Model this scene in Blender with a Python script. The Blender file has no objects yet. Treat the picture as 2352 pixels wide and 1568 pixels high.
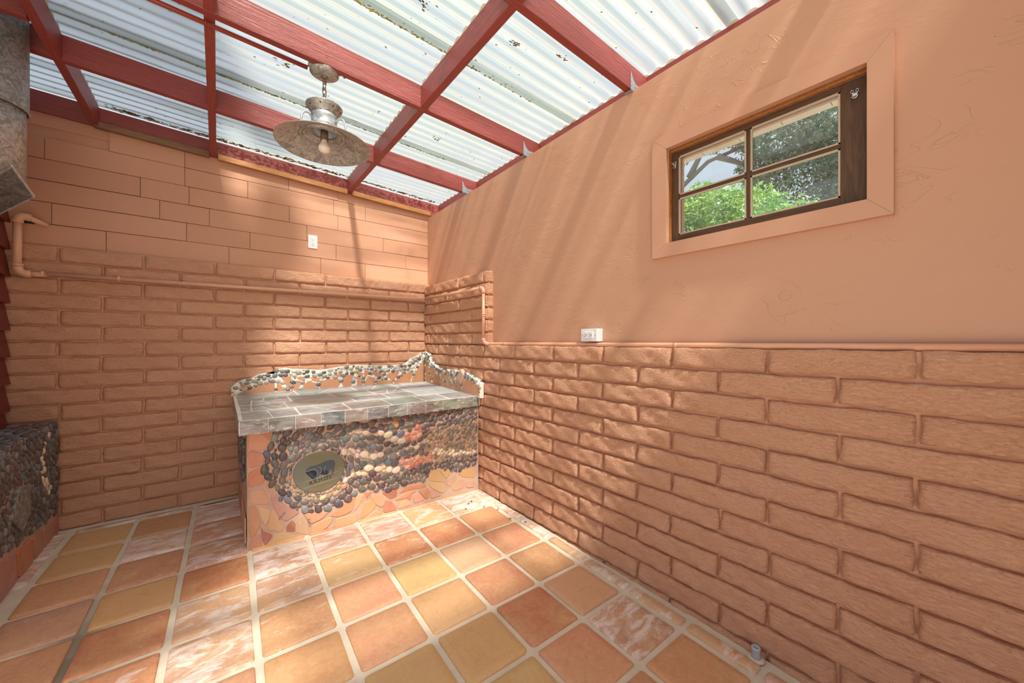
import bpy, bmesh, math, random
import numpy as np
from mathutils import Matrix, Vector, Euler
R = math.radians
C = bpy.context.scene.collection
scene = bpy.context.scene

# ------------------------------------------------------------------ camera, world, sun, exposure
cam_d = bpy.data.cameras.new('camera')
cam = bpy.data.objects.new('camera', cam_d); C.objects.link(cam)
CZ = 1.218
cam.location = (0, 0, CZ)
cam.rotation_euler = (R(90), 0, -0.668)
cam_d.sensor_width = 36.0
cam_d.lens = 36.0 * 856.0 / 2352.0
cam_d.clip_start = 0.02; cam_d.clip_end = 300
scene.camera = cam

TO_SUN = Vector((-0.13, -0.64, 1.0)).normalized()
w = bpy.data.worlds.new('world'); scene.world = w; w.use_nodes = True
nt = w.node_tree
bg = nt.nodes['Background']
sky = nt.nodes.new('ShaderNodeTexSky'); sky.sky_type = 'NISHITA'
sky.sun_disc = False; sky.sun_elevation = math.asin(TO_SUN.z)
sky.sun_rotation = math.atan2(TO_SUN.x, TO_SUN.y)
sky.air_density = 1.0; sky.dust_density = 5.0; sky.ozone_density = 1.0; sky.altitude = 50
hz = nt.nodes.new('ShaderNodeMix'); hz.data_type = 'RGBA'; hz.inputs[0].default_value = .72       # thin bright summer haze over the blue
hz.inputs[7].default_value = (1.62, 1.66, 1.66, 1); nt.links.new(sky.outputs[0], hz.inputs[6])
nt.links.new(hz.outputs[2], bg.inputs[0]); bg.inputs[1].default_value = 0.37
sun_d = bpy.data.lights.new('sun', 'SUN'); sun_d.energy = 10.0; sun_d.angle = R(3.6); sun_d.color = (1.0, 0.95, 0.88)
sun = bpy.data.objects.new('sun', sun_d); C.objects.link(sun)
sun.rotation_euler = TO_SUN.to_track_quat('Z', 'Y').to_euler(); sun.location = (-1, -4, 8)
vs = scene.view_settings
vs.view_transform = 'Standard'; vs.look = 'None'; vs.gamma = 1.0; vs.use_curve_mapping = False
vs.exposure = 0.38

# ------------------------------------------------------------------ material helpers
def s2l(c):
    return tuple((v / 255 / 12.92 if v / 255 <= 0.04045 else ((v / 255 + 0.055) / 1.055) ** 2.4) for v in c)

class NT:
    def __init__(s, name):
        s.m = bpy.data.materials.new(name); s.m.use_nodes = True
        s.t = s.m.node_tree; s.t.nodes.clear()
        s.out = s.t.nodes.new('ShaderNodeOutputMaterial')
    def n(s, typ, **kw):
        nd = s.t.nodes.new(typ)
        for k, v in kw.items():
            if k.startswith('i_'):
                key = k[2:]; key = int(key) if key.isdigit() else key.replace('_', ' ')
                if hasattr(v, 'is_linked') or isinstance(v, bpy.types.NodeSocket): s.t.links.new(v, nd.inputs[key])
                else: nd.inputs[key].default_value = v
            else: setattr(nd, k, v)
        return nd
    def l(s, a, b): s.t.links.new(a, b)
    def coord(s, kind='Object', scale=(1, 1, 1), rot=(0, 0, 0)):
        tc = s.n('ShaderNodeTexCoord')
        mp = s.n('ShaderNodeMapping'); mp.inputs['Scale'].default_value = scale; mp.inputs['Rotation'].default_value = rot
        if kind == 'World':
            g = s.n('ShaderNodeNewGeometry'); s.l(g.outputs['Position'], mp.inputs['Vector'])
        else: s.l(tc.outputs[kind], mp.inputs['Vector'])
        return mp.outputs[0]
    def noise(s, vec, scale, detail=4, rough=0.55, dist=0.0):
        nd = s.n('ShaderNodeTexNoise'); nd.inputs['Scale'].default_value = scale; nd.inputs['Detail'].default_value = detail
        nd.inputs['Roughness'].default_value = rough; nd.inputs['Distortion'].default_value = dist
        if vec is not None: s.l(vec, nd.inputs['Vector'])
        return nd.outputs['Fac']
    def ramp(s, fac, stops, interp='LINEAR'):
        nd = s.n('ShaderNodeValToRGB'); cr = nd.color_ramp; cr.interpolation = interp
        while len(cr.elements) < len(stops): cr.elements.new(0.5)
        for e, (p, c) in zip(cr.elements, stops):
            e.position = p; e.color = (c, c, c, 1) if isinstance(c, (int, float)) else (*c, 1)
        s.l(fac, nd.inputs[0]); return nd.outputs[0]
    def mix(s, fac, a, b, mode='MIX'):
        nd = s.n('ShaderNodeMix'); nd.data_type = 'RGBA'; nd.blend_type = mode
        for i, v in ((0, fac), (6, a), (7, b)):
            if isinstance(v, bpy.types.NodeSocket): s.l(v, nd.inputs[i])
            elif i == 0: nd.inputs[0].default_value = v
            else: nd.inputs[i].default_value = (*v, 1) if len(v) == 3 else v
        return nd.outputs[2]
    def math(s, op, a, b=0.0, clamp=False):
        nd = s.n('ShaderNodeMath'); nd.operation = op; nd.use_clamp = clamp
        for i, v in ((0, a), (1, b)):
            if isinstance(v, bpy.types.NodeSocket): s.l(v, nd.inputs[i])
            else: nd.inputs[i].default_value = v
        return nd.outputs[0]
    def bump(s, h, strength=0.3, dist=0.01, normal=None):
        nd = s.n('ShaderNodeBump'); nd.inputs['Strength'].default_value = strength; nd.inputs['Distance'].default_value = dist
        s.l(h, nd.inputs['Height'])
        if normal is not None: s.l(normal, nd.inputs['Normal'])
        return nd.outputs[0]
    def pbr(s, col, rough=0.6, metal=0.0, normal=None, spec=0.5):
        b = s.n('ShaderNodeBsdfPrincipled')
        for key, v in (('Base Color', col), ('Roughness', rough), ('Metallic', metal), ('Specular IOR Level', spec)):
            if isinstance(v, bpy.types.NodeSocket): s.l(v, b.inputs[key])
            else: b.inputs[key].default_value = (*v, 1) if key == 'Base Color' else v
        if normal is not None: s.l(normal, b.inputs['Normal'])
        s.l(b.outputs[0], s.out.inputs[0]); return b

M = {}
PEACH = s2l((208, 152, 120))
def mk():
    # painted slump brick: pitted, flaky relief under smooth paint
    t = NT('paint_brick'); v = t.coord('World', (1, 1, 1))
    vs_ = t.coord('World', (1, 1, 2.6))
    a = t.noise(vs_, 9, 3); b = t.noise(vs_, 46, 6, .62, .6); c = t.noise(v, 170, 3)
    h = t.math('ADD', t.math('MULTIPLY', a, .9), t.math('MULTIPLY', b, 1.1)); h = t.math('ADD', h, t.math('MULTIPLY', c, .16))
    pits = t.ramp(t.noise(vs_, 75, 2), [(.30, 0.0), (.38, 1.0)])
    h = t.math('ADD', h, t.math('MULTIPLY', pits, .22))
    oi = t.n('ShaderNodeObjectInfo')
    col = t.mix(oi.outputs['Random'], s2l((219, 165, 133)), s2l((225, 172, 139)))
    col = t.mix(t.ramp(t.noise(v, 3, 4), [(.35, 0.), (.7, 1.)]), col, s2l((219, 163, 130)))
    t.pbr(col, .40, 0, t.bump(h, .9, .0125), .5); M['brick'] = t.m
    t = NT('paint_mortar'); v = t.coord('World')
    t.pbr(s2l((214, 160, 128)), .55, 0, t.bump(t.noise(v, 90, 5), .5, .006)); M['mortar'] = t.m
    # trowelled stucco
    t = NT('paint_stucco'); v = t.coord('World', (1, 1, 1.5), (.5, 0, 0))
    w1 = t.noise(v, 2.2, 5, .5, 1.6); w2 = t.noise(v, 6, 4, .6, 2.5); w3 = t.noise(v, 60, 3)
    rid = t.math('ABSOLUTE', t.math('SUBTRACT', t.noise(v, 8, 2, .5, 1.2), .5))
    ridge = t.ramp(rid, [(0.0, 1.0), (.012, 0.0)])
    gate = t.ramp(t.noise(v, 3.1, 3), [(.54, 0.), (.62, 1.)])
    h = t.math('ADD', t.math('MULTIPLY', w1, .42), t.math('MULTIPLY', w2, .13))
    h = t.math('ADD', h, t.math('MULTIPLY', t.math('MULTIPLY', ridge, gate), .2)); h = t.math('ADD', h, t.math('MULTIPLY', w3, .03))
    t.pbr(s2l((205, 158, 131)), .5, 0, t.bump(h, .5, .02), .4); M['stucco'] = t.m
    # painted boards
    t = NT('paint_board'); v = t.coord('World', (1.2, 1, 14), (0, 0, 0))
    gsel = t.noise(v, 6, 4, .6, .8); fine = t.noise(v, 28, 3)
    h = t.math('ADD', gsel, t.math('MULTIPLY', fine, .3))
    oi = t.n('ShaderNodeObjectInfo')
    col = t.mix(oi.outputs['Random'], s2l((203, 152, 123)), s2l((211, 160, 130)))
    t.pbr(col, .48, 0, t.bump(h, .22, .004), .4); M['board'] = t.m
    t = NT('paint_trim'); v = t.coord('World', (14, 1.5, 14))
    t.pbr(s2l((205, 157, 130)), .5, 0, t.bump(t.noise(v, 5, 4), .1, .003)); M['trim'] = t.m
    t = NT('paint_pipe'); t.pbr(s2l((224, 172, 140)), .33); M['pipe'] = t.m
    # red painted lumber, grain along local X
    for nm, col, k in (('red_wood', (152, 66, 60), .8), ('red_siding', (118, 42, 40), .12), ('red_pipe', (150, 60, 50), .0)):
        t = NT(nm); v = t.coord('Object', (1.5, 22, 22))
        g = t.noise(v, 5, 5, .6, .6)
        wv = t.noise(t.coord('Object', (.7, 60, 60)), 3.2, 2)
        cc = t.mix(t.ramp(g, [(.35, 0.), (.65, 1.)]), s2l(col), s2l(tuple(int(q * .9) for q in col)))
        t.pbr(cc, .42 if k else .35, 0, t.bump(t.math('ADD', g, t.math('MULTIPLY', wv, .4)), k, .006), .5); M[nm] = t.m
    # bare lumber
    for nm, ca, cb in (('raw_wood', (196, 140, 82), (150, 96, 52)), ('old_wood', (150, 110, 74), (104, 74, 50)), ('sash_wood', (106, 74, 46), (62, 42, 28)), ('jamb_wood', (186, 124, 66), (140, 84, 42))):
        t = NT(nm); v = t.coord('Object', (2, 24, 24))
        g = t.noise(v, 4, 6, .65, 1.2)
        t.pbr(t.mix(t.ramp(g, [(.3, 0.), (.7, 1.)]), s2l(ca), s2l(cb)), .55, 0, t.bump(g, .2, .003)); M[nm] = t.m
    t = NT('putty'); t.pbr(s2l((196, 178, 156)), .6); M['putty'] = t.m
    # galvanised sheet with spangle
    for nm, ca, cb, rg, ds in (('galvanised', (214, 220, 224), (180, 188, 194), .38, 26), ('galvanised_old', (192, 188, 182), (146, 142, 138), .5, 46), ('chain_metal', (150, 134, 112), (110, 94, 78), .5, 90)):
        t = NT(nm); v = t.coord('Object')
        vo = t.n('ShaderNodeTexVoronoi'); vo.inputs['Scale'].default_value = ds * 1.6; vo.inputs['Randomness'].default_value = 1
        nz = t.noise(v, 14, 4, .6); 
        mp = t.n('ShaderNodeMix'); mp.data_type = 'VECTOR'; mp.inputs[0].default_value = .12
        t.l(v, mp.inputs[4]); nn = t.n('ShaderNodeTexNoise'); nn.inputs['Scale'].default_value = 18; t.l(v, nn.inputs['Vector']); t.l(nn.outputs['Color'], mp.inputs[5])
        t.l(mp.outputs[1], vo.inputs['Vector'])
        sp = t.n('ShaderNodeSeparateColor'); t.l(vo.outputs['Color'], sp.inputs[0])
        f = t.math('ADD', t.math('MULTIPLY', sp.outputs[0], .6), t.math('MULTIPLY', nz, .4))
        t.pbr(t.mix(t.ramp(f, [(.25, 0.), (.75, 1.)]), s2l(ca), s2l(cb)), t.ramp(sp.outputs[1], [(0., rg - .05), (1., rg + .1)]), .55, t.bump(f, .08, .003)); M[nm] = t.m
    t = NT('zinc_plate'); t.pbr(s2l((168, 178, 186)), .45, .6); M['zinc'] = t.m
    t = NT('chrome'); t.pbr(s2l((220, 222, 225)), .15, 1.0); M['chrome'] = t.m
    t = NT('white_plastic'); t.pbr(s2l((238, 239, 242)), .3); M['white'] = t.m
    t = NT('dark_slot'); t.pbr((.01, .01, .01), .6); M['dark'] = t.m
    t = NT('frosted_bulb'); t.pbr(s2l((236, 226, 214)), .35); M['bulb'] = t.m
    t = NT('pvc_stub'); t.pbr(s2l((178, 188, 196)), .35); M['pvc'] = t.m
    t = NT('lamp_socket'); t.pbr(s2l((120, 100, 86)), .6); M['socket'] = t.m
    # floor tile: colour from the object, dusty white wear from its alpha
    t = NT('terracotta_tile'); v = t.coord('World')
    oi = t.n('ShaderNodeObjectInfo')
    big = t.noise(v, 5.5, 5, .6, .4); fine = t.noise(v, 60, 4)
    c = t.mix(t.ramp(big, [(.32, 0.), (.7, 1.)]), oi.outputs['Color'], t.mix(.75, oi.outputs['Color'], s2l((212, 168, 122))))
    c = t.mix(t.math('MULTIPLY', t.ramp(t.noise(v, 11, 6, .7, .8), [(.52, 0.), (.72, 1.)]), .45), c, t.mix(.5, oi.outputs['Color'], s2l((150, 84, 56))))
    c = t.mix(t.math('MULTIPLY', t.ramp(fine, [(.4, 0.), (.7, 1.)]), .16), c, s2l((238, 206, 170)))
    vv = t.coord('World', (1, 2.2, 1), (0, 0, .5))
    wn = t.noise(vv, 8, 7, .68, .6)
    thr = t.math('SUBTRACT', .79, t.math('MULTIPLY', oi.outputs['Alpha'], .42))
    wm = t.math('MULTIPLY', t.math('SUBTRACT', wn, thr), 7.0, True)
    c = t.mix(t.math('MULTIPLY', wm, .8), c, s2l((236, 222, 214)))
    pt = t.ramp(t.noise(v, 24, 3, .7), [(.74, 0.), (.77, 1.)])
    c = t.mix(t.math('MULTIPLY', pt, .8), c, s2l((240, 232, 226)))
    spk = t.ramp(t.noise(v, 95, 2), [(.70, 0.), (.74, 1.)])
    c = t.mix(t.math('MULTIPLY', spk, .5), c, s2l((120, 80, 56)))
    t.pbr(c, t.ramp(big, [(.3, .42), (.7, .6)]), 0, t.bump(t.math('ADD', big, t.math('MULTIPLY', fine, .3)), .25, .006), .4); M['tile'] = t.m
    # floor grout with real stains (soot line on the left, dirt by the right wall)
    t = NT('floor_grout'); v = t.coord('World'); g = t.n('ShaderNodeNewGeometry'); sx = t.n('ShaderNodeSeparateXYZ'); t.l(g.outputs['Position'], sx.inputs[0])
    c = t.mix(t.ramp(t.noise(v, 7, 6, .65), [(.3, 0.), (.7, 1.)]), s2l((228, 215, 196)), s2l((208, 195, 174)))
    sl = t.math('ABSOLUTE', t.math('ADD', sx.outputs[0], .47)); m1 = t.ramp(sl, [(.03, 1.), (.16, 0.)])
    m2 = t.ramp(t.math('ADD', t.math('ABSOLUTE', t.math('SUBTRACT', sx.outputs[1], 2.15)), t.math('MULTIPLY', t.noise(v, 12), .5)), [(.35, 1.), (.95, 0.)])
    c = t.mix(t.math('MULTIPLY', t.math('MULTIPLY', m1, m2), .75), c, s2l((92, 80, 68)))
    m3 = t.math('MULTIPLY', t.ramp(sx.outputs[0], [(.0, 0.), (1., 0.)]), 1)
    t.pbr(c, .75, 0, t.bump(t.noise(v, 70, 5), .3, .004), .25); M['grout'] = t.m
    # pebbles and stones take the object's colour
    for nm in ('pebble', 'pebble_mix'):
        t = NT(nm + '_stone'); v = t.coord('World'); oi = t.n('ShaderNodeObjectInfo')
        f = t.noise(v, 60, 4, .6, 1.0)
        if nm == 'pebble': base = oi.outputs['Color']
        else: at = t.n('ShaderNodeAttribute'); at.attribute_name = 'col'; base = at.outputs['Color']
        c = t.mix(t.ramp(f, [(.35, 0.), (.7, .35)]), base, t.mix(.5, base, s2l((200, 190, 185))))
        t.pbr(c, .34, 0, t.bump(f, .1, .002), .5); M[nm] = t.m
    t = NT('broken_sandstone'); v = t.coord('World'); oi = t.n('ShaderNodeObjectInfo')
    f = t.noise(v, 11, 5, .6, .6); f2 = t.noise(v, 80, 3)
    c = t.mix(t.ramp(f, [(.3, 0.), (.75, .5)]), oi.outputs['Color'], s2l((206, 168, 136)))
    scr = t.ramp(t.noise(t.coord('World', (1, 1, .35), (0, .6, 0)), 55, 2), [(.70, 0.), (.73, 1.)])
    c = t.mix(t.math('MULTIPLY', scr, .45), c, s2l((240, 222, 208)))
    t.pbr(c, .5, 0, t.bump(t.math('ADD', f, t.math('MULTIPLY', f2, .4)), .3, .004), .4); M['sandstone'] = t.m
    t = NT('slate_tile'); v = t.coord('World', (1, 3, 3)); oi = t.n('ShaderNodeObjectInfo')
    f = t.noise(v, 9, 7, .66, .8); f2 = t.noise(v, 30, 4)
    c = t.mix(t.ramp(f, [(.35, 0.), (.68, .8)]), oi.outputs['Color'], t.mix(.6, oi.outputs['Color'], s2l((204, 202, 198))))
    c = t.mix(t.math('MULTIPLY', t.ramp(t.noise(v, 16, 6, .7, .5), [(.57, 0.), (.63, 1.)]), .6), c, s2l((230, 226, 218)))
    t.pbr(c, t.ramp(f2, [(.3, .3), (.7, .5)]), 0, t.bump(t.math('ADD', f, t.math('MULTIPLY', f2, .4)), .5, .006), .5); M['slate'] = t.m
    for nm, c1, c2 in (('white_grout', (240, 234, 224), (224, 212, 198)), ('peach_grout', (202, 170, 150), (188, 152, 132))):
        t = NT(nm); v = t.coord('World')
        t.pbr(t.mix(t.ramp(t.noise(v, 9, 4), [(.35, 0.), (.65, 1.)]), s2l(c1), s2l(c2)), .7, 0, t.bump(t.noise(v, 60, 4), .3, .004)); M[nm] = t.m
    t = NT('orange_glazed_tile'); v = t.coord('World'); 
    t.pbr(t.mix(t.ramp(t.noise(v, 4, 3), [(.35, 0.), (.65, 1.)]), s2l((206, 150, 114)), s2l((192, 136, 102))), .38); M['orange'] = t.m
    t = NT('engraved_slate'); v = t.coord('World')
    f = t.noise(v, 7, 6, .6, 1.2)
    t.pbr(t.mix(t.ramp(f, [(.35, 0.), (.65, 1.)]), s2l((116, 106, 78)), s2l((112, 120, 112))), .28, 0, t.bump(f, .3, .004)); M['medal'] = t.m
    t = NT('bull_inlay'); t.pbr(s2l((70, 80, 90)), .35); M['bull'] = t.m
    t = NT('engraved_light'); t.pbr(s2l((176, 182, 174)), .5); M['engl'] = t.m
    t = NT('engraved_dark'); t.pbr(s2l((48, 44, 36)), .6); M['engd'] = t.m
    # corrugated polycarbonate roofing: part clear, part milky, dirt settled along each valley
    t = NT('polycarbonate_roofing'); g = t.n('ShaderNodeNewGeometry'); sx = t.n('ShaderNodeSeparateXYZ'); t.l(g.outputs['Position'], sx.inputs[0])
    v = t.coord('World', (.6, 3, 1)); v2 = t.coord('World')
    ph = t.math('MULTIPLY', sx.outputs[1], 2 * math.pi / .0775)
    wv = t.math('MULTIPLY', t.math('ADD', t.math('SINE', ph), 1.0), .5)
    dn = t.noise(v, 5, 5, .6)
    rown = t.noise(t.coord('World', (.15, 12, 1)), 1.6, 3, .6)
    dirt = t.math('MULTIPLY', t.math('ADD', t.math('MULTIPLY', wv, .55), t.math('MULTIPLY', t.ramp(rown, [(.35, 0.), (.65, 1.)]), .45)), t.ramp(dn, [(.3, .55), (.7, 1.)]))
    c = t.mix(t.math('MULTIPLY', dirt, .6), s2l((156, 165, 165)), s2l((138, 145, 139)))
    spots = t.ramp(t.noise(v2, 42, 3, .6), [(.70, 0.), (.75, 1.)])
    patch = t.ramp(t.noise(t.coord('World', (.7, 1.6, 1)), 4.5, 6, .7), [(.60, 0.), (.68, 1.)])
    c = t.mix(t.math('MULTIPLY', patch, .35), c, s2l((150, 140, 112)))
    c = t.mix(t.math('MULTIPLY', spots, .6), c, s2l((84, 72, 52)))
    grn = t.ramp(t.noise(t.coord('World', (.5, .7, 1)), 1.3, 3), [(.42, 0.), (.62, 1.)])
    c = t.mix(t.math('MULTIPLY', grn, .45), c, s2l((150, 166, 148)))
    edge = t.math('MULTIPLY', t.ramp(t.math('SINE', t.math('ADD', ph, 2.2)), [(.86, 0.), (.99, 1.)]), t.ramp(t.noise(v2, 9, 4, .7), [(.35, .2), (.65, 1.)]))
    c = t.mix(t.math('MULTIPLY', edge, .7), c, s2l((176, 152, 122)))
    tr = t.n('ShaderNodeBsdfTransparent'); tr.inputs[0].default_value = (.94, .97, .94, 1)
    tl = t.n('ShaderNodeBsdfTranslucent'); t.l(c, tl.inputs[0])
    df = t.n('ShaderNodeBsdfDiffuse'); t.l(c, df.inputs[0])
    gl = t.n('ShaderNodeBsdfGlossy'); gl.inputs['Roughness'].default_value = .35
    m1 = t.n('ShaderNodeMixShader'); m1.inputs[0].default_value = .22; t.l(tl.outputs[0], m1.inputs[1]); t.l(df.outputs[0], m1.inputs[2])
    ff = t.ramp(dirt, [(.0, .40), (.5, .48), (1., .58)])
    broad = t.ramp(t.noise(t.coord('World', (.12, 1, 0)), 5.5, 2, .5), [(.40, 0.), (.60, 1.)])
    ff = t.math('ADD', ff, t.math('MULTIPLY', broad, .32))
    ff = t.math('ADD', ff, t.math('MULTIPLY', t.math('ADD', t.math('ADD', spots, patch), edge), .25), True)
    m2 = t.n('ShaderNodeMixShader'); t.l(ff, m2.inputs[0]); t.l(tr.outputs[0], m2.inputs[1]); t.l(m1.outputs[0], m2.inputs[2])
    fr = t.n('ShaderNodeFresnel'); fr.inputs[0].default_value = 1.4
    m3 = t.n('ShaderNodeMixShader'); t.l(t.math('MULTIPLY', fr.outputs[0], .22), m3.inputs[0]); t.l(m2.outputs[0], m3.inputs[1]); t.l(gl.outputs[0], m3.inputs[2])
    t.l(m3.outputs[0], t.out.inputs[0]); M['poly'] = t.m
    t = NT('closure_foam'); v = t.coord('World'); t.pbr(t.mix(t.noise(v, 30, 4), s2l((214, 198, 178)), s2l((180, 164, 144))), .8); M['foam'] = t.m
    t = NT('moss'); v = t.coord('World'); t.pbr(t.mix(t.ramp(t.noise(v, 40, 3), [(.35, 0.), (.65, 1.)]), s2l((176, 168, 60)), s2l((116, 108, 62))), .9); M['moss'] = t.m
    t = NT('debris'); v = t.coord('World'); t.pbr(t.mix(t.ramp(t.noise(v, 20, 3), [(.35, 0.), (.65, 1.)]), s2l((150, 116, 66)), s2l((90, 66, 40))), .8); M['debris'] = t.m
    # window glass, thin and a little dusty
    t = NT('window_glass'); v = t.coord('World')
    tr = t.n('ShaderNodeBsdfTransparent'); tr.inputs[0].default_value = (.93, .96, .95, 1)
    gl = t.n('ShaderNodeBsdfGlossy'); gl.inputs['Roughness'].default_value = .02
    df = t.n('ShaderNodeBsdfDiffuse'); df.inputs[0].default_value = (.75, .8, .82, 1)
    fr = t.n('ShaderNodeFresnel'); fr.inputs[0].default_value = 1.5
    m1 = t.n('ShaderNodeMixShader'); t.l(t.ramp(t.noise(v, 4, 6, .7), [(.35, .02), (.75, .11)]), m1.inputs[0]); t.l(tr.outputs[0], m1.inputs[1]); t.l(df.outputs[0], m1.inputs[2])
    m2 = t.n('ShaderNodeMixShader'); t.l(fr.outputs[0], m2.inputs[0]); t.l(m1.outputs[0], m2.inputs[1]); t.l(gl.outputs[0], m2.inputs[2])
    t.l(m2.outputs[0], t.out.inputs[0]); M['glass'] = t.m
    for nm, ca, cb in (('leaf_dark', (62, 84, 52), (104, 122, 88)), ('leaf_bright', (96, 148, 60), (168, 200, 108))):
        t = NT(nm); v = t.coord('World'); c = t.mix(t.ramp(t.noise(v, 3.5, 4), [(.35, 0.), (.65, 1.)]), s2l(ca), s2l(cb))
        b = t.n('ShaderNodeBsdfDiffuse'); t.l(c, b.inputs[0]); tl = t.n('ShaderNodeBsdfTranslucent'); t.l(c, tl.inputs[0])
        g = t.n('ShaderNodeBsdfGlossy'); g.inputs['Roughness'].default_value = .35
        m1 = t.n('ShaderNodeMixShader'); m1.inputs[0].default_value = .4; t.l(b.outputs[0], m1.inputs[1]); t.l(tl.outputs[0], m1.inputs[2])
        m2 = t.n('ShaderNodeMixShader'); m2.inputs[0].default_value = .07; t.l(m1.outputs[0], m2.inputs[1]); t.l(g.outputs[0], m2.inputs[2])
        t.l(m2.outputs[0], t.out.inputs[0]); M[nm] = t.m
    t = NT('bark'); v = t.coord('World', (1, 1, .3)); t.pbr(t.mix(t.noise(v, 20, 5), s2l((104, 92, 84)), s2l((56, 48, 42))), .9); M['bark'] = t.m
    t = NT('eave_boards'); t.pbr(s2l((176, 164, 144)), .7); M['eave'] = t.m
    t = NT('yard_ground'); v = t.coord('World'); t.pbr(t.mix(t.noise(v, 2, 6), s2l((196, 188, 174)), s2l((172, 164, 148))), .9); M['ground'] = t.m
mk()

# ------------------------------------------------------------------ object helpers
def setp(o, label=None, cat=None, group=None, kind=None):
    if label: o['label'] = label
    if cat: o['category'] = cat
    if group: o['group'] = group
    if kind: o['kind'] = kind
    return o
def empty(name, loc=(0, 0, 0), **kw):
    o = bpy.data.objects.new(name, None); C.objects.link(o); o.location = loc; o.empty_display_size = .05
    return setp(o, **kw)
OFF = {}
def link(name, me, parent=None, loc=(0, 0, 0), rot=None, scale=None, mat=None, col=None, matrix=None, **kw):
    """link a mesh object; loc is a world position, parents are never rotated or scaled"""
    o = bpy.data.objects.new(name, me); C.objects.link(o)
    base = Vector((0, 0, 0))
    if parent is not None:
        o.parent = parent; base = OFF.get(parent.name, Vector(parent.location))
    if matrix is not None:
        m = matrix.copy(); m.translation = m.translation - base; o.matrix_local = m
        OFF[o.name] = matrix.translation.copy()
    else:
        o.location = Vector(loc) - base
        if rot: o.rotation_euler = rot
        if scale: o.scale = scale
        OFF[o.name] = Vector(loc)
    if mat is not None and not me.materials: me.materials.append(M[mat] if isinstance(mat, str) else mat)
    if col is not None: o.color = col if len(col) == 4 else (*col, 1)
    return setp(o, **kw)
def done(bm, name, smooth=False, mat=None):
    me = bpy.data.meshes.new(name); bmesh.ops.recalc_face_normals(bm, faces=bm.faces[:]); bm.to_mesh(me); bm.free()
    if smooth: me.polygons.foreach_set('use_smooth', [True] * len(me.polygons))
    if mat: me.materials.append(M[mat])
    return me
def bm_box(bm, c, s, bev=0.0, mtx=None):
    r = bmesh.ops.create_cube(bm, size=1.0)
    bmesh.ops.scale(bm, vec=s, verts=r['verts']); bmesh.ops.translate(bm, vec=c, verts=r['verts'])
    if bev > 0:
        es = list({e for v in r['verts'] for e in v.link_edges})
        rb = bmesh.ops.bevel(bm, geom=es, offset=bev, segments=2, profile=.7, affect='EDGES')
        vv = list({v for f in rb['faces'] for v in f.verts} | {v for v in r['verts'] if v.is_valid})
    else: vv = r['verts']
    if mtx is not None: bmesh.ops.transform(bm, matrix=mtx, verts=vv)
    return vv
def box(name, c, s, mat, parent=None, bev=0.0, smooth=False, loc=None, rot=None, **kw):
    bm = bmesh.new(); bm_box(bm, (0, 0, 0), s, bev)
    return link(name, done(bm, name, smooth, mat), parent, c, rot, **kw)
def bm_tube(bm, pts, r, seg=12, cap=True):
    rings = []
    pts = [Vector(p) for p in pts]; up = None
    for i, p in enumerate(pts):
        d = (pts[min(i + 1, len(pts) - 1)] - pts[max(i - 1, 0)]).normalized()
        if up is None:
            up = Vector((0, 0, 1)) if abs(d.z) < .9 else Vector((1, 0, 0))
        a = d.cross(up).normalized(); b = a.cross(d).normalized(); up = b
        rr = r[i] if isinstance(r, (list, tuple)) else r
        rings.append([bm.verts.new(p + (a * math.cos(2 * math.pi * k / seg) + b * math.sin(2 * math.pi * k / seg)) * rr) for k in range(seg)])
    for q0, q1 in zip(rings, rings[1:]):
        for k in range(seg): bm.faces.new((q0[k], q0[(k + 1) % seg], q1[(k + 1) % seg], q1[k]))
    if cap: bm.faces.new(rings[0][::-1]); bm.faces.new(rings[-1])
def tube(name, pts, r, mat, parent=None, seg=12, **kw):
    bm = bmesh.new(); o = Vector(pts[0]); bm_tube(bm, [Vector(p) - o for p in pts], r, seg)
    return link(name, done(bm, name, True, mat), parent, o, **kw)
def lathe(name, prof, mat, parent, loc, seg=40, closed=False, **kw):
    bm = bmesh.new(); rings = []
    for r, z in prof:
        rings.append([bm.verts.new((r * math.cos(2 * math.pi * k / seg), r * math.sin(2 * math.pi * k / seg), z)) for k in range(seg)] if r > 1e-5 else [bm.verts.new((0, 0, z))])
    prs = list(zip(rings, rings[1:])) + ([(rings[-1], rings[0])] if closed else [])
    for a, b in prs:
        for k in range(seg):
            k2 = (k + 1) % seg
            if len(a) == 1 and len(b) == 1: continue
            if len(a) == 1: bm.faces.new((a[0], b[k], b[k2]))
            elif len(b) == 1: bm.faces.new((a[k], a[k2], b[0]))
            else: bm.faces.new((a[k], a[k2], b[k2], b[k]))
    return link(name, done(bm, name, True, mat), parent, loc, **kw)
def prism_mesh(poly, th, bev=0.002, name='piece', rnd=None):
    """flat shard in local XY (poly centred on 0), thickness along +Z, softened top edge"""
    n = len(poly); bm = bmesh.new()
    if sum(poly[i][0] * poly[(i + 1) % n][1] - poly[(i + 1) % n][0] * poly[i][1] for i in range(n)) < 0: poly = poly[::-1]
    P = [Vector((p[0], p[1])) for p in poly]; ins = []
    for i in range(n):
        a = (P[i] - P[i - 1]).normalized(); b = (P[(i + 1) % n] - P[i]).normalized()
        na = Vector((-a.y, a.x)); nb = Vector((-b.y, b.x)); m = na + nb
        m = m / max(m.length_squared, .25) * 2 if m.length > 1e-4 else na
        ins.append(P[i] + m * bev)
    lo = [bm.verts.new((p.x, p.y, 0)) for p in P]; mi = [bm.verts.new((p.x, p.y, th - bev)) for p in P]; hi = [bm.verts.new((p.x, p.y, th)) for p in ins]
    for a, b in ((lo, mi), (mi, hi)):
        for i in range(n): bm.faces.new((a[i], a[(i + 1) % n], b[(i + 1) % n], b[i]))
    f = bm.faces.new(hi); bmesh.ops.triangulate(bm, faces=[f])
    bm.faces.new(lo[::-1])
    return done(bm, name)
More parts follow.
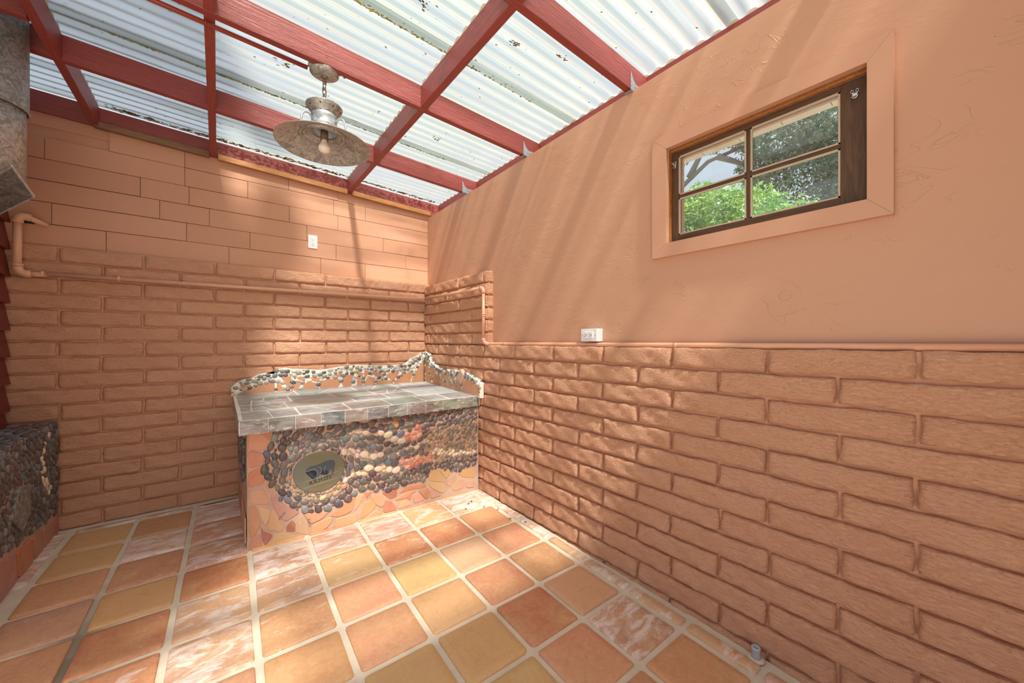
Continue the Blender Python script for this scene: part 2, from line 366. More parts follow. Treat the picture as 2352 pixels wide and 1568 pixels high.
def frame(o, u, v, n):
    m = Matrix((( u[0], v[0], n[0], o[0]), (u[1], v[1], n[1], o[1]), (u[2], v[2], n[2], o[2]), (0, 0, 0, 1)))
    return m
def soften(poly, it=1):
    for _ in range(it):
        q = []
        for i in range(len(poly)):
            a = poly[i]; b = poly[(i + 1) % len(poly)]
            q += [(a[0] * .86 + b[0] * .14, a[1] * .86 + b[1] * .14), (a[0] * .14 + b[0] * .86, a[1] * .14 + b[1] * .86)]
        poly = q
    return poly
def shard(name, poly, F, th, mat, parent, col=None, bev=.002, soft=0, lift=0.0, **kw):
    """poly in the 2D coordinates of the plane F (a Matrix)"""
    if soft: poly = soften(poly, soft)
    cx = sum(p[0] for p in poly) / len(poly); cy = sum(p[1] for p in poly) / len(poly)
    me = prism_mesh([(p[0] - cx, p[1] - cy) for p in poly], th, bev, name); me.materials.append(M[mat])
    return link(name, me, parent, matrix=F @ Matrix.Translation((cx, cy, lift)), col=col, **kw)
def inpoly(x, y, P):
    c = False; n = len(P); j = n - 1
    for i in range(n):
        if (P[i][1] > y) != (P[j][1] > y) and x < (P[j][0] - P[i][0]) * (y - P[i][1]) / (P[j][1] - P[i][1]) + P[i][0]: c = not c
        j = i
    return c
def seg_d(x, y, L):
    best = 9
    for (ax, ay), (bx, by) in zip(L, L[1:]):
        dx, dy = bx - ax, by - ay; t = max(0, min(1, ((x - ax) * dx + (y - ay) * dy) / (dx * dx + dy * dy + 1e-12)))
        best = min(best, math.hypot(x - ax - t * dx, y - ay - t * dy))
    return best

# measured outlines (metres)
STONES= [('o', [(0.008, 0.676), (0.071, 0.667), (0.122, 0.606), (0.083, 0.562), (0.007, 0.584)]), ('r', [(0.076, 0.672), (0.131, 0.667), (0.117, 0.619)]), ('r', [(0.008, 0.576), (0.078, 0.545), (0.085, 0.519), (0.076, 0.474), (0.008, 0.469)]), ('r', [(0.007, 0.447), (0.076, 0.466), (0.087, 0.38), (0.071, 0.362), (0.007, 0.355)]), ('p', [(0.013, 0.337), (0.087, 0.328), (0.112, 0.231), (0.015, 0.258)]), ('p', [(0.106, 0.374), (0.145, 0.332), (0.141, 0.302), (0.11, 0.298), (0.09, 0.347)]), ('m', [(0.11, 0.284), (0.146, 0.288), (0.165, 0.24), (0.208, 0.189), (0.276, 0.142), (0.194, 0.103), (0.16, 0.145), (0.136, 0.202)]), ('b', [(0.01, 0.248), (0.042, 0.24), (0.069, 0.126), (0.048, 0.094), (0.044, 0.068), (0.01, 0.056)]), ('t', [(0.051, 0.238), (0.117, 0.199), (0.113, 0.158), (0.094, 0.113), (0.08, 0.123), (0.062, 0.188)]), ('t', [(0.12, 0.203), (0.141, 0.184), (0.165, 0.11), (0.189, 0.064), (0.16, 0.045), (0.141, 0.066), (0.103, 0.075), (0.106, 0.138)]), ('d', [(0.067, 0.111), (0.08, 0.076), (0.131, 0.038), (0.089, -0.011), (0.073, 0.026)]), ('b', [(0.013, 0.045), (0.066, 0.069), (0.071, -0.012), (0.064, -0.037), (0.004, -0.027)]), ('t', [(0.136, 0.043), (0.189, 0.035), (0.288, -0.024), (0.16, -0.029), (0.113, -0.028), (0.122, 0.011)]), ('d', [(0.228, 0.106), (0.248, 0.075), (0.243, 0.028), (0.199, 0.038), (0.196, 0.067)]), ('t', [(0.276, 0.12), (0.296, 0.059), (0.316, 0.04), (0.325, -0.018), (0.248, 0.019), (0.244, 0.061)]), ('o', [(0.29, 0.13), (0.378, 0.111), (0.438, 0.1), (0.395, 0.064), (0.329, 0.05)]), ('t', [(0.337, 0.038), (0.412, 0.059), (0.464, 0.059), (0.455, 0.028), (0.417, -0.008), (0.333, -0.016)]), ('o', [(0.442, 0.07), (0.517, 0.127), (0.6, 0.17), (0.586, 0.07), (0.535, 0.054), (0.491, 0.052)]), ('t', [(0.482, 0.045), (0.609, 0.039), (0.611, -0.018), (0.464, -0.014)]), ('t', [(0.609, 0.168), (0.661, 0.162), (0.628, 0.089), (0.595, 0.058)]), ('r', [(0.666, 0.169), (0.719, 0.172), (0.675, 0.127)]), ('y', [(0.632, -0.007), (0.656, 0.096), (0.719, 0.121), (0.744, 0.059), (0.685, 0.009)]), ('t', [(0.724, 0.15), (0.774, 0.133), (0.809, 0.083), (0.784, 0.038), (0.739, 0.07), (0.704, 0.13)]), ('d', [(0.779, 0.142), (0.83, 0.161), (0.888, 0.138), (0.888, 0.09), (0.84, 0.081)]), ('r', [(0.794, 0.087), (0.846, 0.069), (0.882, 0.018), (0.882, -0.008), (0.789, -0.004)]), ('t', [(0.642, -0.014), (0.749, 0.037), (0.782, -0.007)]), ('r', [(0.898, 0.109), (0.952, 0.149), (1.109, 0.136), (1.109, 0.108), (0.985, 0.115)]), ('o', [(0.903, 0.086), (0.985, 0.106), (1.035, 0.101), (0.952, 0.061), (0.872, 0.066)]), ('t', [(0.893, -0.002), (0.925, 0.044), (0.941, 0.049), (1.001, 0.006)]), ('r', [(0.952, 0.064), (0.994, 0.083), (0.994, 0.038)]), ('p', [(1.001, 0.081), (1.063, 0.073), (1.095, 0.029), (1.092, 0.013), (1.018, 0.007)]), ('r', [(1.046, 0.099), (1.133, 0.101), (1.139, 0.024), (1.109, 0.018)]), ('y', [(1.121, 0.155), (1.192, 0.229), (1.265, 0.112)]), ('y', [(1.216, 0.224), (1.328, 0.196), (1.278, 0.133)]), ('t', [(1.133, 0.142), (1.271, 0.103), (1.271, 0.037), (1.241, 0.033), (1.144, 0.1)]), ('p', [(1.144, 0.089), (1.228, 0.03), (1.234, 0.014), (1.15, 0.012)]), ('p', [(1.29, 0.13), (1.36, 0.155), (1.369, 0.119), (1.315, 0.059), (1.284, 0.091)]), ('y', [(1.373, 0.158), (1.539, 0.172), (1.536, 0.089), (1.431, 0.117)]), ('p', [(1.328, 0.047), (1.386, 0.113), (1.438, 0.096), (1.445, 0.032), (1.353, 0.02)]), ('p', [(1.458, 0.076), (1.536, 0.073), (1.532, 0.012), (1.458, 0.025)])]
REGION= [(0.137, 0.673), (0.126, 0.613), (0.089, 0.567), (0.076, 0.473), (0.086, 0.385), (0.141, 0.315), (0.163, 0.244), (0.217, 0.181), (0.312, 0.124), (0.429, 0.121), (0.544, 0.132), (0.609, 0.183), (0.695, 0.182), (0.784, 0.157), (0.898, 0.14), (0.898, 0.177), (1.109, 0.158), (1.156, 0.231), (1.216, 0.241), (1.353, 0.168), (1.431, 0.182), (1.546, 0.195), (1.56, 0.685), (1.063, 0.669), (0.553, 0.654)]
MEDPTS= [(0.234, 0.411), (0.378, 0.516), (0.533, 0.365), (0.378, 0.242)]
BANDS= {'c': [[(0.526, 0.483), (0.704, 0.422), (0.794, 0.406), (0.952, 0.421), (1.121, 0.459)], [(0.553, 0.293), (0.695, 0.323), (0.909, 0.286)], [(0.563, 0.604), (0.647, 0.592), (0.734, 0.57), (0.825, 0.557), (0.941, 0.476)], [(1.18, 0.371), (1.353, 0.319), (1.526, 0.3)]], 'x': [[(0.985, 0.523), (1.029, 0.527), (1.063, 0.555)], [(0.941, 0.317), (1.063, 0.326), (1.156, 0.32)]], 'g': [[(0.264, 0.537), (0.312, 0.548), (0.412, 0.578), (0.508, 0.564), (0.609, 0.548), (0.695, 0.464)], [(0.6, 0.599), (0.609, 0.519)], [(0.647, 0.403), (0.825, 0.36)]], 't': [[(1.18, 0.517), (1.328, 0.473), (1.526, 0.491)], [(1.121, 0.415), (1.303, 0.408), (1.526, 0.396)], [(0.233, 0.362), (0.264, 0.282), (0.345, 0.217), (0.447, 0.211), (0.508, 0.255)]]}
SPB= [[(0.09, 0.806), (0.134, 0.815), (0.213, 0.846), (0.279, 0.87), (0.366, 0.88), (0.37, 0.779), (0.09, 0.782)], [(0.113, 0.841), (0.162, 0.878), (0.209, 0.875), (0.202, 0.858), (0.166, 0.85)], [(0.382, 0.876), (0.402, 0.866), (0.463, 0.785), (0.38, 0.781)], [(0.413, 0.92), (0.485, 0.93), (0.483, 0.86), (0.469, 0.81), (0.437, 0.873)], [(0.514, 0.886), (0.555, 0.855), (0.526, 0.789), (0.475, 0.787)], [(0.522, 0.914), (0.585, 0.92), (0.589, 0.877), (0.539, 0.899)], [(0.61, 0.909), (0.75, 0.9), (0.688, 0.865), (0.623, 0.889)], [(0.581, 0.853), (0.614, 0.875), (0.679, 0.856), (0.679, 0.786), (0.547, 0.787)], [(0.697, 0.855), (0.755, 0.885), (0.846, 0.887), (0.87, 0.873), (0.867, 0.784), (0.701, 0.786)], [(0.782, 0.898), (0.87, 0.933), (0.875, 0.903)], [(0.889, 0.892), (0.908, 0.911), (0.985, 0.912), (0.961, 0.787), (0.884, 0.784)], [(1.016, 0.936), (1.071, 0.923), (1.068, 0.892), (1.016, 0.91)], [(1.016, 0.89), (1.066, 0.876), (1.066, 0.788), (1.016, 0.789)], [(1.081, 0.954), (1.127, 0.936), (1.081, 0.844)], [(1.137, 0.898), (1.168, 0.942), (1.259, 0.892), (1.269, 0.867)], [(1.286, 0.885), (1.33, 0.915), (1.425, 0.91), (1.374, 0.844), (1.341, 0.841)], [(1.442, 0.92), (1.488, 0.918), (1.442, 0.904)], [(1.081, 0.818), (1.116, 0.894), (1.184, 0.864), (1.168, 0.793), (1.086, 0.792)], [(1.195, 0.847), (1.352, 0.837), (1.36, 0.793), (1.189, 0.797)], [(1.368, 0.831), (1.535, 0.921), (1.565, 0.897), (1.529, 0.795), (1.368, 0.793)], [(1.544, 0.798), (1.553, 0.83), (1.65, 0.996), (1.69, 1.012), (1.69, 0.799)]]
SPBTOP= [(0.08, 0.859), (0.103, 0.887), (0.155, 0.918), (0.216, 0.928), (0.249, 0.948), (0.301, 0.963), (0.359, 0.956), (0.378, 0.982), (0.437, 0.998), (0.498, 0.986), (0.623, 0.975), (0.71, 0.966), (0.777, 0.973), (0.865, 0.989), (0.941, 0.991), (1.016, 0.998), (1.142, 0.993), (1.275, 0.983), (1.477, 0.986), (1.518, 1.012), (1.559, 1.051), (1.638, 1.077), (1.668, 1.105), (1.703, 1.11)]
SPR= [[(3.556, 1.009), (3.505, 0.957), (3.441, 0.834), (3.441, 0.802), (3.556, 0.804)], [(3.482, 0.952), (3.408, 0.953), (3.335, 0.927), (3.393, 0.874), (3.423, 0.848), (3.452, 0.88)], [(3.408, 0.8), (3.393, 0.864), (3.343, 0.891), (3.286, 0.882), (3.251, 0.842), (3.251, 0.793)], [(3.307, 0.922), (3.245, 0.926), (3.238, 0.869), (3.293, 0.891)], [(3.217, 0.903), (3.105, 0.91), (3.07, 0.888), (3.112, 0.846), (3.217, 0.874)], [(3.231, 0.854), (3.112, 0.835), (3.105, 0.788), (3.238, 0.793)], [(3.048, 0.89), (2.986, 0.919), (2.956, 0.879), (2.986, 0.858), (3.057, 0.877)], [(3.086, 0.834), (3.011, 0.844), (3.011, 0.785), (3.092, 0.788)], [(2.998, 0.842), (2.956, 0.834), (2.917, 0.795), (2.923, 0.784), (2.998, 0.785)], [(2.92, 0.885), (2.853, 0.84), (2.853, 0.78), (2.897, 0.781), (2.95, 0.867)], [(2.839, 0.835), (2.805, 0.847), (2.777, 0.893), (2.739, 0.896), (2.568, 0.849), (2.565, 0.775), (2.838, 0.781)]]
SPRTOP= [(3.575, 1.112), (3.505, 1.089), (3.452, 1.014), (3.364, 0.981), (3.279, 0.96), (3.224, 0.94), (3.118, 0.953), (3.061, 0.944), (2.992, 0.964), (2.885, 0.938), (2.85, 0.934), (2.772, 0.951), (2.691, 0.919), (2.588, 0.9), (2.548, 0.878)]
PINK= [(2.828, 0.981), (2.777, 0.939), (2.799, 0.882), (2.828, 0.839), (2.873, 0.891), (2.862, 0.951)]
SLABJ= [0.231, 0.371, 0.514, 0.655, 0.801, 0.942, 1.081, 1.226, 1.369, 1.511, 1.646, 1.667]

# ------------------------------------------------------------------ key dimensions (metres; x right along back wall, y away, z up)
XW, YW = 1.719, 3.673            # faces of the slump-brick walls
XS, YS = 1.78, 3.73              # stucco face, board face
H = 0.1016                       # brick course
def zfloor(x, y): return 0.005 + 0.018 * (y - YW)
def zbb(x): return 2.650 - 0.036 * x      # underside of rafters (roof falls to the right)
def zbt(x): return 2.785 - 0.036 * x      # top of rafters
SL = math.atan(0.036)

# ------------------------------------------------------------------ floor
FM = Matrix.Translation((0, YW, .005)) @ Matrix.Rotation(math.atan(.018), 4, 'X')
floor = empty('floor', (0, 0, 0), kind='structure')
bm = bmesh.new(); bm_box(bm, (.35, .75, -.05), (2.74, 5.9, .09))
for v in bm.verts: v.co.z += zfloor(v.co.x, v.co.y)
link('grout_bed', done(bm, 'grout_bed', False, 'grout'), floor)
def tile_mesh(w, h, seed, cut=None):
    rnd = random.Random(seed); bm = bmesh.new(); r = .014
    def ring(ins, z, jit):
        pts = []
        for cx, cy, a0 in ((w / 2, h / 2, 0), (-w / 2, h / 2, 90), (-w / 2, -h / 2, 180), (w / 2, -h / 2, 270)):
            rr = r
            for k in range(4):
                a = R(a0 + k * 30)
                sx = cx - math.copysign(rr, cx); sy = cy - math.copysign(rr, cy)
                pts.append((sx + rr * math.cos(a), sy + rr * math.sin(a)))
        fx = (w / 2 - ins) / (w / 2); fy = (h / 2 - ins) / (h / 2)
        return [bm.verts.new((x * fx + jit[i][0], y * fy + jit[i][1], z)) for i, (x, y) in enumerate(pts)]
    jit = [(rnd.uniform(-.0016, .0016), rnd.uniform(-.0016, .0016)) for _ in range(16)]
    R0 = ring(0, -.006, jit); R1 = ring(.0005, .001, jit); R2 = ring(.005, .0042, jit); R3 = ring(.03, .0052, jit)
    for a, b in ((R0, R1), (R1, R2), (R2, R3)):
        for i in range(16): bm.faces.new((a[i], a[(i + 1) % 16], b[(i + 1) % 16], b[i]))
    bm.faces.new(R3)
    return done(bm, 'floor_tile', True, 'tile')
TP = .2973; GA = -.0223; G0 = (.733, 2.332)
TCOL = {'r': (192, 118, 86), 'o': (204, 146, 110), 'y': (208, 170, 118), 'w': (200, 158, 138), 'b': (192, 132, 104), 'p': (212, 172, 138), 'm': (188, 144, 130)}
CELL = {(0, 0): 'r6', (1, 0): 'r5', (2, 0): 'o4', (-1, 0): 'y5', (-2, 0): 'm7', (-1, -1): 'w8', (0, -1): 'w8', (1, -1): 'p7', (2, -1): 'w9', (-2, -1): 'm9', (0, 1): 'y1', (1, 1): 'p3', (2, 1): 'b2',
        (-1, 1): 'o1', (-2, 1): 'b5', (0, 2): 'y0', (1, 2): 'b1', (2, 2): 'b3', (-1, 2): 'o1', (-2, 2): 'o3', (0, 3): 'y2', (1, 3): 'r0', (2, 3): 'p4', (-1, 3): 'y2', (1, 4): 'o3', (2, 4): 'm8', (0, 4): 'y2', (2, 5): 'o2', (1, 5): 'b3',
        (-3, 0): 'w7', (-3, -1): 'r4', (-3, -2): 'm8', (-3, -3): 'w7', (-3, -4): 'w9', (-3, 1): 'm8', (-3, 2): 'b4', (-4, -1): 'y2', (-4, -2): 'b4', (-4, -3): 'w9', (-4, -4): 'b3', (-4, 0): 'r3', (-4, 1): 'r6', (-5, -2): 'o2', (-5, -1): 'm4', (-5, -3): 'y2',
        (-5, -4): 'y2', (-5, 0): 'o3', (-5, 1): 'y3', (-6, -1): 'w8'}
tmeshes = {}
rnd = random.Random(5)
ca, sa = math.cos(GA), math.sin(GA)
for i in range(-6, 4):
    for j in range(-5, 8):
        def at(a, b): return (G0[0] + TP * (a * ca + b * sa), G0[1] + TP * (a * sa - b * ca))
        w_, h_ = TP - .026, TP - .026
        ci, cj = i + .5, j + .5
        if i == 3: w_ = .062; ci = 3.175
        if i == -6: w_ = .12; ci = -5.28
        if j == -5: h_ = .035; cj = -4.12
        x, y = at(ci, cj)
        if y < .2 or y > YW or x < -1.0 or x > XW: continue
        if -.75 < y - 3.05 and x > .28 and x < 1.7 and y > 2.9: continue
        if x < -.82 and y > 2.2: continue
        key = (round(w_, 3), round(h_, 3), rnd.randrange(5))
        if key not in tmeshes: tmeshes[key] = tile_mesh(w_, h_, len(tmeshes) + 1)
        cd = CELL.get((i, j)) or rnd.choice(['o3', 'b4', 'w6', 'y2', 'r2', 'p3'])
        if j == -5: cd = 'w8'
        if i == 3 or i == -6: cd = 'w9' if rnd.random() < .6 else 'p7'
        c = s2l(tuple(min(255, q + rnd.randint(-5, 5)) for q in TCOL[cd[0]]))
        link('tile', tmeshes[key], floor, (x, y, zfloor(x, y) + rnd.uniform(-.0008, .0012)), (math.atan(.018) + rnd.uniform(-.004, .004), rnd.uniform(-.004, .004), GA + rnd.uniform(-.008, .008)), col=(*c, int(cd[1]) / 10))

# yard outside the open side and beyond the wall
box('ground', (0, 6, -.25), (90, 90, .1), 'ground', kind='structure')

# ------------------------------------------------------------------ slump bricks
def brick_mesh(L, seed, full=True):
    rnd = random.Random(seed); nx, nz = (26, 8) if L > .25 else (14, 8)
    h = H - .0125; D = .055; bm = bmesh.new(); g = []
    ph = [rnd.uniform(0, 9) for _ in range(8)]
    ed = lambda d, r: 0 if d > r else r * (1 - math.sqrt(max(0, 1 - (1 - d / r) ** 2)))
    def cs(k, n): # denser rows near the edges
        u = k / n; return .5 - .5 * math.cos(math.pi * u) if n < 10 else (u * .8 + (.5 - .5 * math.cos(math.pi * u)) * .2)
    for a in range(nx + 1):
        col = []
        for b in range(nz + 1):
            u, v = cs(a, nx), cs(b, nz)
            x = (u - .5) * L; z = (v - .5) * h
            q = ed(min(x + L / 2, L / 2 - x), .009) + ed(min(z + h / 2, h / 2 - z), .009)
            dy = .0026 * math.sin(x * 17 + ph[0]) * math.cos(z * 40 + ph[1]) + .0022 * math.sin(x * 41 + z * 60 + ph[2]) + .0016 * math.sin(x * 90 - z * 80 + ph[3]) + .0012 * math.sin(z * 140 + ph[4] + 3 * math.sin(x * 30))
            dy -= .0035 * (1 - v)            # slumped belly low on the face
            zz = z + .0016 * math.sin(x * 22 + ph[5]) + .0012 * math.sin(x * 63 + ph[6]) if b in (0, nz) else z
            xx = x + .0015 * math.sin(z * 70 + ph[7]) if a in (0, nx) else x
            col.append(bm.verts.new((xx, min(q, .02) + dy, zz)))
        g.append(col)
    for a in range(nx):
        for b in range(nz): bm.faces.new((g[a][b], g[a + 1][b], g[a + 1][b + 1], g[a][b + 1]))
    rim = [g[a][0] for a in range(nx + 1)] + [g[nx][b] for b in range(1, nz + 1)] + [g[a][nz] for a in range(nx - 1, -1, -1)] + [g[0][b] for b in range(nz - 1, 0, -1)]
    back = [bm.verts.new((v.co.x, D, v.co.z)) for v in rim]
    for i in range(len(rim)): bm.faces.new((rim[i], rim[(i + 1) % len(rim)], back[(i + 1) % len(rim)], back[i]))
    bm.faces.new(back)
    return done(bm, 'brick', True, 'brick')
FULL = [brick_mesh(.392, s) for s in range(10)]
HALF = [brick_mesh(.2, s) for s in range(20, 25)]
def put_brick(parent, wall, a0, a1, zc, rnd, h=H):
    L = a1 - a0 - .011
    if L < .03: return
    if L > .26: me = rnd.choice(FULL); sc = L / .392
    else: me = rnd.choice(HALF); sc = L / .2
    mid = (a0 + a1) / 2; pr = rnd.uniform(-.004, .003)
    if wall == 'back': link('brick', me, parent, (mid, YW + pr, zc), (rnd.uniform(-.01, .01), rnd.uniform(-.006, .006), 0), (sc, 1, h / H))
    elif wall == 'right': link('brick', me, parent, (XW + pr, mid, zc), (rnd.uniform(-.01, .01), rnd.uniform(-.006, .006), R(-90)), (sc, 1, h / H))
    elif wall == 'end': link('brick', me, parent, (mid, 2.511 + pr, zc), None, (sc, 1, h / H))

# ------------------------------------------------------------------ back wall: bricks below, painted boards above
rnd = random.Random(11)
wb = empty('wall_back', (0, YW, 0), kind='structure')
box('mortar_core', (.37, YW + .065, .91), (2.84, .086, 1.84), 'mortar', wb)
box('backing_panel', (.43, YS + .042, 2.235), (2.96, .045, .81), 'board', wb)
for k in range(-6, 12):
    zc = CZ - (k + .5) * H
    A = -.805 if k % 2 == 0 else -.6155
    js = [-1.045] + [A + .3918 * n for n in range(8) if A + .3918 * n < XW - .03] + [XW + .02]
    if js[1] - js[0] < .05: js.pop(0)
    js = [js[0]] + [q + rnd.uniform(-.006, .006) for q in js[1:-1]] + [js[-1]]
    for a, b in zip(js, js[1:]): put_brick(wb, 'back', a, b, zc, rnd)
BJ = [[-.602, .069, .732, 1.124], [-.843, -.186, .206, .861, 1.537], [-.334, -.052, .621, 1.299], [-.435, -.171, .485, .877], [-.873, -.196, .192, .841, 1.126], [-.588, -.196, .48, .88]]
RH = .1385
def board_mesh(L, h, bev=.0012):
    bm = bmesh.new(); bm_box(bm, (0, 0, 0), (L, .02, h), bev); return done(bm, 'board', False, 'board')
for k, jr in enumerate(BJ):
    js = ([-1.04] if k != 5 else []) + jr + [1.80]
    z0 = 1.835 + RH * k
    for a, b in zip(js, js[1:]):
        zt = z0 + RH
        gap = .003 if rnd.random() < .75 else .005
        link('board', board_mesh(b - a - .0028, RH - gap), wb, ((a + b) / 2, YS + .01 + rnd.uniform(-.0015, .0015), z0 + RH / 2), (rnd.uniform(-.006, .006), 0, rnd.uniform(-.001, .001)))
# sloping infill board just under the ledger strip
bm = bmesh.new()
vs_ = [bm.verts.new(p) for p in ((-1.04, YS + .012, 2.60), (1.8, YS + .012, 2.60), (1.8, YS + .012, zbb(1.8) + .02), (-1.04, YS + .012, zbb(-1.04) + .02))]
f = bm.faces.new(vs_); e = bmesh.ops.extrude_face_region(bm, geom=[f]); bmesh.ops.translate(bm, vec=(0, .014, 0), verts=[v for v in e['geom'] if isinstance(v, bmesh.types.BMVert)])
link('fascia_board', done(bm, 'fascia_board', False, 'board'), wb)

box('pipe_hole', (-.942, YS - .002, 1.972), (.062, .004, .022), 'dark', wb)

# ------------------------------------------------------------------ right wall
wr = empty('wall_right', (XW, 0, 0), kind='structure')
Y0 = -.62
ZR = CZ - .239 * H
box('mortar_core', (XW + .090, (Y0 + 3.70) / 2, (ZR - .008) / 2 - .06), (.136, 3.70 - Y0, ZR - .008 + .12), 'mortar', wr)
box('mortar_core', (XW + .056, (2.522 + 3.70) / 2, (ZR + 6 * H) / 2 + .6), (.07, 3.70 - 2.522, 6 * H - .008), 'mortar', wr, loc=None)
wr.children[-1].location.z = ZR + 3 * H - .006
for k in range(-6, 13):
    zc = ZR - (k + .5) * H
    A = .9425 if k % 2 == 0 else .7231
    lo = Y0 if k >= 0 else 2.511
    js = sorted({round(A + .4052 * n, 4) for n in range(-6, 9)})
    js = [q for q in js if lo + .05 < q < YW - .04]
    js = [lo] + [q + rnd.uniform(-.006, .006) for q in js] + [YW + .01]
    for a, b in zip(js, js[1:]): put_brick(wr, 'right', a, b, zc, rnd)
    if k < 0: put_brick(wr, 'end', XW + .002, XS + .015, zc, rnd)
# stucco with the window opening left out
WY0, WY1, WZ0, WZ1 = .232, .985, 1.708, 2.182
def quadslab(pts2, x0, x1, name, mat, parent, axis='x'):
    bm = bmesh.new(); f = bm.faces.new([bm.verts.new((x0, y, z)) for y, z in pts2])
    e = bmesh.ops.extrude_face_region(bm, geom=[f]); bmesh.ops.translate(bm, vec=(x1 - x0, 0, 0), verts=[v for v in e['geom'] if isinstance(v, bmesh.types.BMVert)])
    return link(name, done(bm, name, False, mat), parent)
bm = bmesh.new()
ys = [Y0, WY0, WY1, 3.76]; zs = [1.15, WZ0, WZ1, 2.588]
gv = {}
for xi, x in enumerate((XS, XS + .16)):
    for a, y in enumerate(ys):
        for b, z in enumerate(zs): gv[xi, a, b] = bm.verts.new((x, y, z if b < 3 else (2.592 if y < 1.5 else 2.545)))
for a in range(3):
    for b in range(3):
        if (a, b) == (1, 1): continue
        bm.faces.new([gv[0, a, b], gv[0, a + 1, b], gv[0, a + 1, b + 1], gv[0, a, b + 1]])
        bm.faces.new([gv[1, a, b], gv[1, a, b + 1], gv[1, a + 1, b + 1], gv[1, a + 1, b]])
bo = [(a, 0) for a in range(3)] + [(3, b) for b in range(3)] + [(a, 3) for a in (3, 2, 1)] + [(0, b) for b in (3, 2, 1)]
for L_ in (bo, [(1, 1), (1, 2), (2, 2), (2, 1)]):
    for p, q in zip(L_, L_[1:] + L_[:1]): bm.faces.new([gv[0, p[0], p[1]], gv[1, p[0], p[1]], gv[1, q[0], q[1]], gv[0, q[0], q[1]]])
link('stucco', done(bm, 'stucco', False, 'stucco'), wr)

# wall stub added out of view to darken the near right wall
wf = empty('added_shade_wall', (1.3, Y0 - .06, 0), kind='structure')
box('shade_panel', (1.34, Y0 - .06, 1.3), (1.24, .10, 2.9), 'stucco', wf)

# ------------------------------------------------------------------ window
win = empty('window_1', (XS, .62, WZ0), kind='structure')
CX = XS - .011
def casing(poly):
    quadslab(poly, XS - .022, XS + .001, 'casing_board', 'trim', win)
oy0, oy1, oz0, oz1 = .186, 1.062, 1.642, 2.255
iy0, iy1, iz0, iz1 = .252, .985, 1.710, 2.181
g = .0008
casing([(oy0, oz1), (oy1, oz1), (iy1 + g, iz1 + g), (iy0 - g, iz1 + g)])
casing([(oy0, oz0), (iy0 - g, iz0 - g), (iy1 + g, iz0 - g), (oy1, oz0)])
casing([(oy0, oz0 + g), (oy0, oz1 - g), (iy0 - g, iz1), (iy0 - g, iz0)])
casing([(oy1, oz0 + g), (iy1 + g, iz0), (iy1 + g, iz1), (oy1, oz1 - g)])
# jamb lining through the wall
box('jamb', (XS + .08, iy1 + .006, (iz0 + iz1) / 2), (.15, .014, iz1 - iz0 + .02), 'jamb_wood', win)
box('jamb', (XS + .08, WY0 - .006, (iz0 + iz1) / 2), (.15, .014, iz1 - iz0 + .02), 'jamb_wood', win)
box('head_jamb', (XS + .08, (WY0 + iy1) / 2, iz1 + .006), (.15, iy1 - WY0 + .02, .014), 'jamb_wood', win)
box('window_stop', (XS + .024, (WY0 + iy1) / 2, iz1 - .006), (.012, iy1 - WY0, .010), 'jamb_wood', win)
box('sill', (XS + .08, (WY0 + iy1) / 2, iz0 - .007), (.15, iy1 - WY0 + .02, .014), 'jamb_wood', win)
# sash
SX = XS + .048
gy0, gy1, gz0, gz1 = .331, .948, 1.752, 2.144
def rail(name, y0, y1, z0, z1, mat='sash_wood', t=.032, x=None, bev=.002):
    ln = y1 - y0 > z1 - z0
    bm = bmesh.new(); bm_box(bm, (0, 0, 0), ((y1 - y0) if ln else (z1 - z0), t, (z1 - z0) if ln else (y1 - y0)), bev)
    me = done(bm, name, False, mat)
    rot = (0, 0, R(90)) if ln else (R(90), R(-90), R(0))
    m = (Matrix.Rotation(R(90), 4, 'Z') if ln else Matrix(((0, 1, 0, 0), (0, 0, 1, 0), (1, 0, 0, 0), (0, 0, 0, 1))))
    m = Matrix.Translation((x if x else SX, (y0 + y1) / 2, (z0 + z1) / 2)) @ m
    return link(name, me, win, matrix=m)
rail('stile', iy0 - .02, gy0, iz0, iz1 - .011); rail('stile', gy1, iy1 - .001, iz0, iz1 - .011)
rail('rail', gy0, gy1, gz1, iz1 - .011); rail('rail', gy0, gy1, iz0 + .001, gz0)
rail('muntin', .628, .645, gz0, gz1, t=.026); rail('muntin', gy0, .628, 1.934, 1.951, t=.026); rail('muntin', .645, gy1, 1.934, 1.951, t=.026)
for y0, y1 in ((gy0, .628), (.645, gy1)):
    for z0, z1 in ((gz0, 1.934), (1.951, gz1)):
        box('pane', (SX, (y0 + y1) / 2, (z0 + z1) / 2), (.003, y1 - y0, z1 - z0), 'glass', win)
        for a, b in (((y0, y1), (z0, z0 + .006)), ((y0, y0 + .006), (z0, z1)), ((y1 - .006, y1), (z0, z1)), ((y0, y1), (z1 - .006, z1))):
            box('putty_bead', (SX - .012, (a[0] + a[1]) / 2, (b[0] + b[1]) / 2), (.008, a[1] - a[0], b[1] - b[0]), 'putty', win)
for y, z in ((.968, 2.105), (.290, 2.112)):
    bm = bmesh.new()
    bm_box(bm, (0, 0, 0), (.003, .016, .014), .001)
    for s in (-1, 1): bm_tube(bm, [(-.004, .007 * s + .004 * math.cos(a), .010 + .006 * math.sin(a)) for a in [R(q) for q in range(0, 361, 40)]], .0016, 6, False)
    bm_tube(bm, [(-.004, .009 * math.cos(a), -.006 + .009 * math.sin(a)) for a in [R(q) for q in range(180, 361, 30)]], .002, 6)
    link('sash_hook', done(bm, 'sash_hook', True, 'chrome'), win, (SX - .019, y, z))
# eave of the house outside, seen through the glass
ev = empty('trim_1', (2.2, .6, 2.4), kind='structure')
for q in range(12):
    box('soffit_board', (2.14, -.45 + q * .2, 2.356), (.36, .196, .018), 'eave', ev)
box('fascia', (2.325, .65, 2.40), (.02, 2.4, .10), 'eave', ev)

